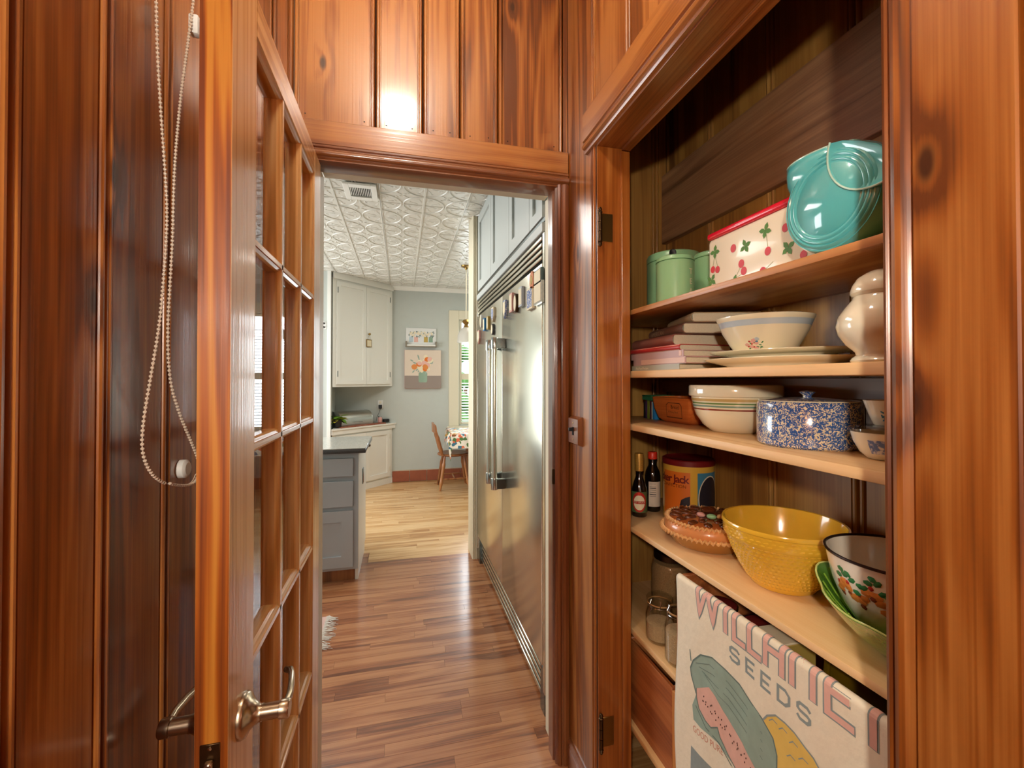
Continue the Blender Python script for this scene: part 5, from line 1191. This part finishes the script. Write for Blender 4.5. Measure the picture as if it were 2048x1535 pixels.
hs_ = thing('hanging_sign', 'tiny framed sign hanging from the cabinet knob', 'sign', cfn(mid + .032, .030, 1.80), math.atan2(ud.y, ud.x))
G().cbox(-.042, .042, -.008, 0, 0, .098, c=.002).build('frame', 'brass_old', hs_); G().cbox(-.032, .032, -.0095, -.0075, .010, .088, c=.0005).build('card', 'cream_print', hs_); G().tube([(-.02, -.004, .098), (0, -.008, .160), (.02, -.004, .098)], .0015, 6).build('string', 'brass_old', hs_)
bcab = thing('corner_base_cabinet', 'white diagonal corner base cabinet with a brass knob', 'cabinet', (0, 0, 0))
tri_body('carcass', .0, .786, 'white_paint', bcab)
cbx('face_frame', 0, CW, 0, .004, .07, .786, 'white_paint', bcab); cbx('plinth', 0, CW, .0042, .012, 0, .075, 'white_paint', bcab); cbx('apron', -.02, CW + .035, .0045, .030, .735, .786, 'white_paint', bcab)
for a, b in ((.045, mid - .002), (mid + .002, CW - .045)):
    d = shaker(bcab, lambda s, d, z: cfn(s, d + .0042, z), a, b, .100, .715, 'white_paint', .055)
    if a > .1: G().lathe([(.007, 0), (.007, .012), (.017, .018), (.017, .026), (0, .03)], 20, Matrix.Translation(Vector(cfn(a + .03, .0244, .555))) @ Matrix.Rotation(math.atan2(nd.y, nd.x), 4, 'Z') @ Matrix.Rotation(R(90), 4, 'Y')).build('knob', 'bronze', d)
    hs = a + .012 if a < .1 else b - .012
    for z0 in (.17, .60): cbx('hinge', hs - .004, hs + .004, .0245, .027, z0, z0 + .06, 'cream_paint', d)
tt = thing('tile_counter', 'red clay tile counter with white edge on the corner cabinet', 'countertop', (0, 0, 0))
G().prism([(A0.x - .0, A0.y - .06), (B0.x + .06, B0.y - .0), (B0.x + .06, KY - .002), (A0.x, KY - .002)], lambda p, q, a: (p, q, a), .788, .806).build('slab', 'white_paint', tt)
tl = G().cbox(-.047, .047, -.047, .047, 0, .014, c=.003).mesh('tile'); tl.materials.append(MATS['tile_red'])
for i in range(9):
    for j in range(6):
        s_, d_ = .055 + i * .100, -.02 - j * .100; p = Vector(cfn(s_, d_, .806))
        if p.x > A0.x + .07 and p.y < KY - .075: link('tile', tl, None, tt, p, (0, 0, math.atan2(ud.y, ud.x)))
ZT = .8205
br = thing('bread_box', 'brushed steel roll top bread box on the corner counter', 'bread box', cfn(.445, -.19, ZT), math.atan2(ud.y, ud.x) - .12)
pr_ = [(-.10, 0), (.10, 0), (.10, .05)] + [(-.02 + .12 * cos(a), .05 + .115 * sin(a)) for a in [pi / 2 * i / 8 for i in range(1, 9)]] + [(-.10, .165)]
G().prism(pr_, lambda p, q, a: (a, -p, q), -.225, .225).build('roll_top', 'bread_steel', br); 
for a in (-.228, .225): G().prism([(p * 1.03, q * 1.02) for p, q in pr_], lambda p, q, b: (b, -p, q), a, a + .003).build('end_cap', 'chrome', br)
G().tube([(-.06, -.108, .035), (-.06, -.122, .035), (.06, -.122, .035), (.06, -.108, .035)], .004, 8).build('handle', 'chrome', br)
po = thing('pothos_plant', 'small yellow green pothos in a black pot on the corner counter', 'plant', cfn(.105, -.045, ZT))
G().lathe([(0, 0), (.045, 0), (.055, .075), (.058, .08), (.052, .08), (.045, .06), (0, .058)], 28).build('pot', 'pot_black', po)
lfm = [bpy.data.meshes.new('leaf') for _ in range(2)]
for i, me in enumerate(lfm):
    pts = [(0, 0), (.25, .32), (.5, .40), (.75, .28), (1, 0), (.75, -.28), (.5, -.40), (.25, -.32)]
    v = [(0, 0, 0)] + [(p, q, .10 - .35 * (p - .4) ** 2 - .12 * abs(q)) for p, q in pts]; f = [(0, k + 1, (k + 1) % 8 + 1) for k in range(8)]
    me.from_pydata(v, [], f); me.update(); finish(me, True, 80); me.materials.append(MATS[('pothos', 'pothos_yellow')[i]])
rr = random.Random(12)
for k in range(22):
    t = rr.uniform(0, 2 * pi); r_ = rr.uniform(.0, .06); s_ = rr.uniform(.06, .105)
    o = link('leaf', lfm[k % 5 == 0], None, po, (r_ * cos(t), r_ * sin(t), .07 + rr.uniform(0, .055)), (rr.uniform(-.4, .4), rr.uniform(-.2, .7), t)); o.scale = (s_, s_, s_)
for k in range(6):
    t = k * 1.05; G().tube([(0, 0, .06), (.02 * cos(t), .02 * sin(t), .09), (.05 * cos(t), .05 * sin(t), .10)], .002, 5).build('stem', 'pothos', po)
jr = thing('spice_jar', 'little jar of pink sweets beside the bread box', 'jar', cfn(.775, -.062, ZT)); G().lathe([(0, 0), (.026, 0), (.028, .004), (.028, .06), (.022, .07), (0, .07)], 24).build('jar_body', 'rose_pink', jr); G().lathe([(.023, .070), (.023, .085), (0, .086)], 24).build('lid', 'chrome', jr)
sk = thing('smart_speaker', 'small black puck shaped speaker on the corner counter', 'speaker', cfn(.865, -.045, ZT)); G().lathe([(0, 0), (.040, 0), (.044, .004), (.044, .034), (.040, .038)], 32).build('speaker_body', 'black_plastic', sk); G().lathe([(.040, .038), (.036, .040), (0, .040)], 32).build('top_disc', 'pot_black', sk)
ou = thing('wall_outlet', 'white wall outlet with a black charger plugged in', 'outlet', (-.275, KY, 1.055)); G().cbox(-.036, .036, -.008, 0, -.058, .058, c=.003).build('plate', 'white_plastic', ou); G().cbox(-.022, .022, -.045, -.008, -.055, -.005, c=.004).build('charger', 'black_plastic', ou); G().tube([(0, -.03, -.055), (-.01, -.035, -.10), (-.04, -.05, -.16), (-.05, -.08, -.215)], .003, 6).build('cord', 'black_plastic', ou); G().cbox(-.015, .015, -.0095, -.0075, .010, .040, c=.001).build('socket', 'cream_paint', ou)
# coat hooks on the return wall
for i, x in enumerate((-.952, -.878)):
    hk = thing('switch_plate', ['white double switch plate nearest the corner trim', 'white double switch plate farther from the corner trim'][1 - i], 'switch', (x, 5.52, 2.02)); G().cbox(-.028, .028, -.007, 0, -.045, .045, c=.002).build('plate', 'white_plastic', hk)
    for z in (-.022, .022): G().lathe([(.011, 0), (.011, .008), (0, .010)], 16, Matrix.Translation((0, -.007, z)) @ Matrix.Rotation(R(90), 4, 'X')).build('button', 'black_plastic', hk)

# pictures on the far wall
p1 = thing('wall_picture', 'small board picture of five jars of white flowers on a shelf', 'picture', (.262, KY, 1.835))
G().cbox(-.205, .205, -.018, 0, 0, .262, c=.008, seg=2).build('board', 'white_plastic', p1)
G().cbox(-.210, .210, -.075, -.019, .012, .030, c=.003).build('ledge', 'white_paint', p1)
for s_ in (-1, 1): G().cbox(s_ * .2 - .012, s_ * .2 + .012, -.076, -.018, -.0, .075, c=.003).build('bracket', 'canvas_edge', p1)
G().cbox(-.196, .196, -.078, -.074, -.006, .012, c=.002).build('rail', 'canvas_edge', p1)
rr = random.Random(2); pf = lambda y: (lambda p, q: (p, y, q))
for k, mt in enumerate(('band_blue', 'print_pink', 'white_plastic', 'can_yellow', 'band_sage')):
    x = -.135 + k * .066; g = G(); flat(g, [(x - .028, .068), (x + .028, .068), (x + .026, .140), (x - .026, .140)], pf(-.0188)); g.build('painted_jar', mt, p1, False)
g1, g2 = G(), G()
for k in range(60):
    x = rr.uniform(-.17, .17); z = .168 + rr.uniform(-.03, .045); flat(g1, ell(x, z, .013, .005, 8, rr.uniform(0, 3)), pf(-.0186 - k * .00002))
for k in range(34): x = rr.uniform(-.15, .15); flat(g2, ell(x, .172 + rr.uniform(-.02, .035), .013, .011, 10), pf(-.0200 - k * .00003))
g1.build('painted_leaves', 'print_dkgreen', p1, False)['kind'] = 'stuff'; g2.build('painted_blooms', 'cream_print', p1, False)['kind'] = 'stuff'
p2 = thing('wall_canvas', 'square canvas painting of a flower bouquet in a blue glass jar', 'picture', (.285, KY, 1.268))
G().cbox(-.245, .245, -.045, -.002, 0, .525, c=.004).build('canvas', 'rose_pink', p2)
g = G(); flat(g, [(-.243, .175), (.243, .175), (.243, .523), (-.243, .523)], pf(-.0455)); g.build('painted_wall', 'paper_label', p2, False)
g = G(); flat(g, [(-.243, .003), (.243, .003), (.243, .175), (-.243, .175)], pf(-.0455)); g.build('painted_table', 'canvas_table', p2, False)
g = G(); flat(g, [(-.058, .100), (-.045, .082), (.045, .082), (.058, .100), (.058, .205), (.040, .228), (.040, .245), (-.040, .245), (-.040, .228), (-.058, .205)], pf(-.0460)); g.build('painted_jar', 'band_sage', p2, False)
for mt, nn, seed in (('print_green', 22, 1), ('cream_print', 15, 2), ('orange_print', 3, 3), ('print_pink', 7, 4), ('fruit_orange', 3, 5)):
    g = G(); rr = random.Random(seed * 7)
    for k in range(nn):
        a = rr.uniform(0, 2 * pi); d_ = rr.uniform(.02, .15) if mt != 'print_green' else rr.uniform(.08, .18); r_ = rr.uniform(.026, .042) if mt != 'print_green' else .024
        flat(g, ell(-.005 + d_ * cos(a), .325 + d_ * .75 * sin(a), r_, r_ * (.85 if mt != 'print_green' else .35), 12, a), pf(-.0462 - seed * .0006 - k * .00003))
    g.build('painted_flowers', mt, p2, False)['kind'] = 'stuff'

# pendant lamp over the table
pd = thing('pendant_lamp', 'brass pendant lamp with white glass shade by the nook window', 'lamp', (.70, 4.90, KZ))
G().lathe([(0, 0), (.06, 0), (.055, -.012), (.02, -.025), (.012, -.045), (0, -.045)], 28).build('canopy', 'brass_old', pd); G().tube([(0, 0, -.04), (0, 0, -.60)], .006, 8).build('rod', 'cream_paint', pd)
G().lathe([(.012, -.60), (.03, -.605), (.045, -.63), (.02, -.66), (.03, -.69), (0, -.70)], 24).build('fitting', 'brass_old', pd)
G().lathe([(.03, -.69), (.06, -.71), (.095, -.78), (.10, -.86), (.097, -.86), (.09, -.78), (.055, -.715), (.03, -.70)], 32).build('shade', 'lamp_glass', pd)

# table, cloth and chair in the nook
tb = thing('dining_table', 'dining table under the patterned cloth in the nook', 'table', (1.10, 5.62, 0))
G().cbox(-.52, .52, -.36, .36, .705, .735, c=.006).build('tabletop', 'chair_wood', tb)
for sx in (-1, 1):
    for sy in (-1, 1): G().lathe([(.022, 0), (.03, .05), (.022, .12), (.035, .35), (.026, .55), (.036, .62), (.036, .70)], 16, Matrix.Translation((.06 + sx * .30, sy * .24, 0))).build('leg', 'chair_wood', tb)
tcl = thing('tablecloth', 'colourful tile patterned tablecloth hanging off the nook table', 'tablecloth', (1.10, 5.62, .736))
v = []; f = []; n = 56; xs_ = [-.62 + 1.24 * i / n for i in range(n + 1)]; ys_ = [-.47 + .94 * i / n for i in range(n + 1)]
for x in xs_:
    for y in ys_:
        ox, oy = max(0, abs(x) - .522), max(0, abs(y) - .362); drop = min(.0, 0) - (ox ** 1 + oy ** 1) * 1.0
        px = max(-.525, min(.525, x)) + (x > 0 and 1 or -1) * (ox * .18 + .004 * (oy > 0)); py = max(-.365, min(.365, y)) + (y > 0 and 1 or -1) * (oy * .18)
        v.append((px + .01 * sin(y * 22) * (ox > 0), py + .01 * sin(x * 22) * (oy > 0), drop * 1.55 + .0015))
for i in range(n):
    for j in range(n): a = i * (n + 1) + j; f.append((a, a + n + 1, a + n + 2, a + 1))
G().add(v, f).build('cloth', 'tablecloth_print', tcl, ang=80)
chr_ = thing('dining_chair', 'turned wooden spindle chair pulled up to the nook table', 'chair', (.655, 5.74, 0))
def turned(p0, p1, r0, name, n=16):
    p0, p1 = Vector(p0), Vector(p1); pts = []; rr_ = []
    for i in range(n + 1):
        t = i / n; pts.append(p0.lerp(p1, t)); rr_.append(r0 * (.62 + .38 * sin(pi * t) + (.22 if i in (3, 4, 11, 12) else 0)))
    return G().tube(pts, rr_, 12).build(name, 'chair_wood', chr_)
G().lathe([(0, .420), (.19, .420), (.205, .430), (.205, .440), (.19, .450), (.1, .443), (0, .44)], 40, sy=.98).build('seat', 'chair_wood', chr_)
for sx, sy in ((-1, -1), (-1, 1), (1, -1), (1, 1)): turned((sx * .185, sy * .175, 0), (sx * .12, sy * .115, .425), .021, 'leg')
for sy in (-1, 1): turned((-.165, sy * .157, .14), (.165, sy * .157, .14), .011, 'stretcher')
turned((0, -.157, .14), (0, .157, .14), .011, 'stretcher')
for k in range(5): 
    y = -.13 + k * .065; turned((-.165, y, .440), (-.245, y * 1.12, .735), .0105, 'spindle')
for sy in (-1, 1): turned((-.15, sy * .165, .440), (-.235, sy * .195, .745), .017, 'back_post')
v = []; f = []; n = 16
for i in range(n + 1):
    y = -.215 + .43 * i / n; b = -.235 - .03 * cos(y / .215 * pi / 2); h = .815 + .025 * cos(y / .215 * pi / 2) - (.02 if abs(y) > .2 else 0)
    for (dx, z) in ((-.010, .725), (.010, .725), (.004, h), (-.014, h)): v.append((b + dx, y, z))
for i in range(n):
    for k in range(4): a = i * 4; f.append((a + k, a + (k + 1) % 4, a + 4 + (k + 1) % 4, a + 4 + k))
f += [(0, 1, 2, 3), tuple(n * 4 + k for k in (3, 2, 1, 0))]
G().add(v, f).build('crest_rail', 'chair_wood', chr_)
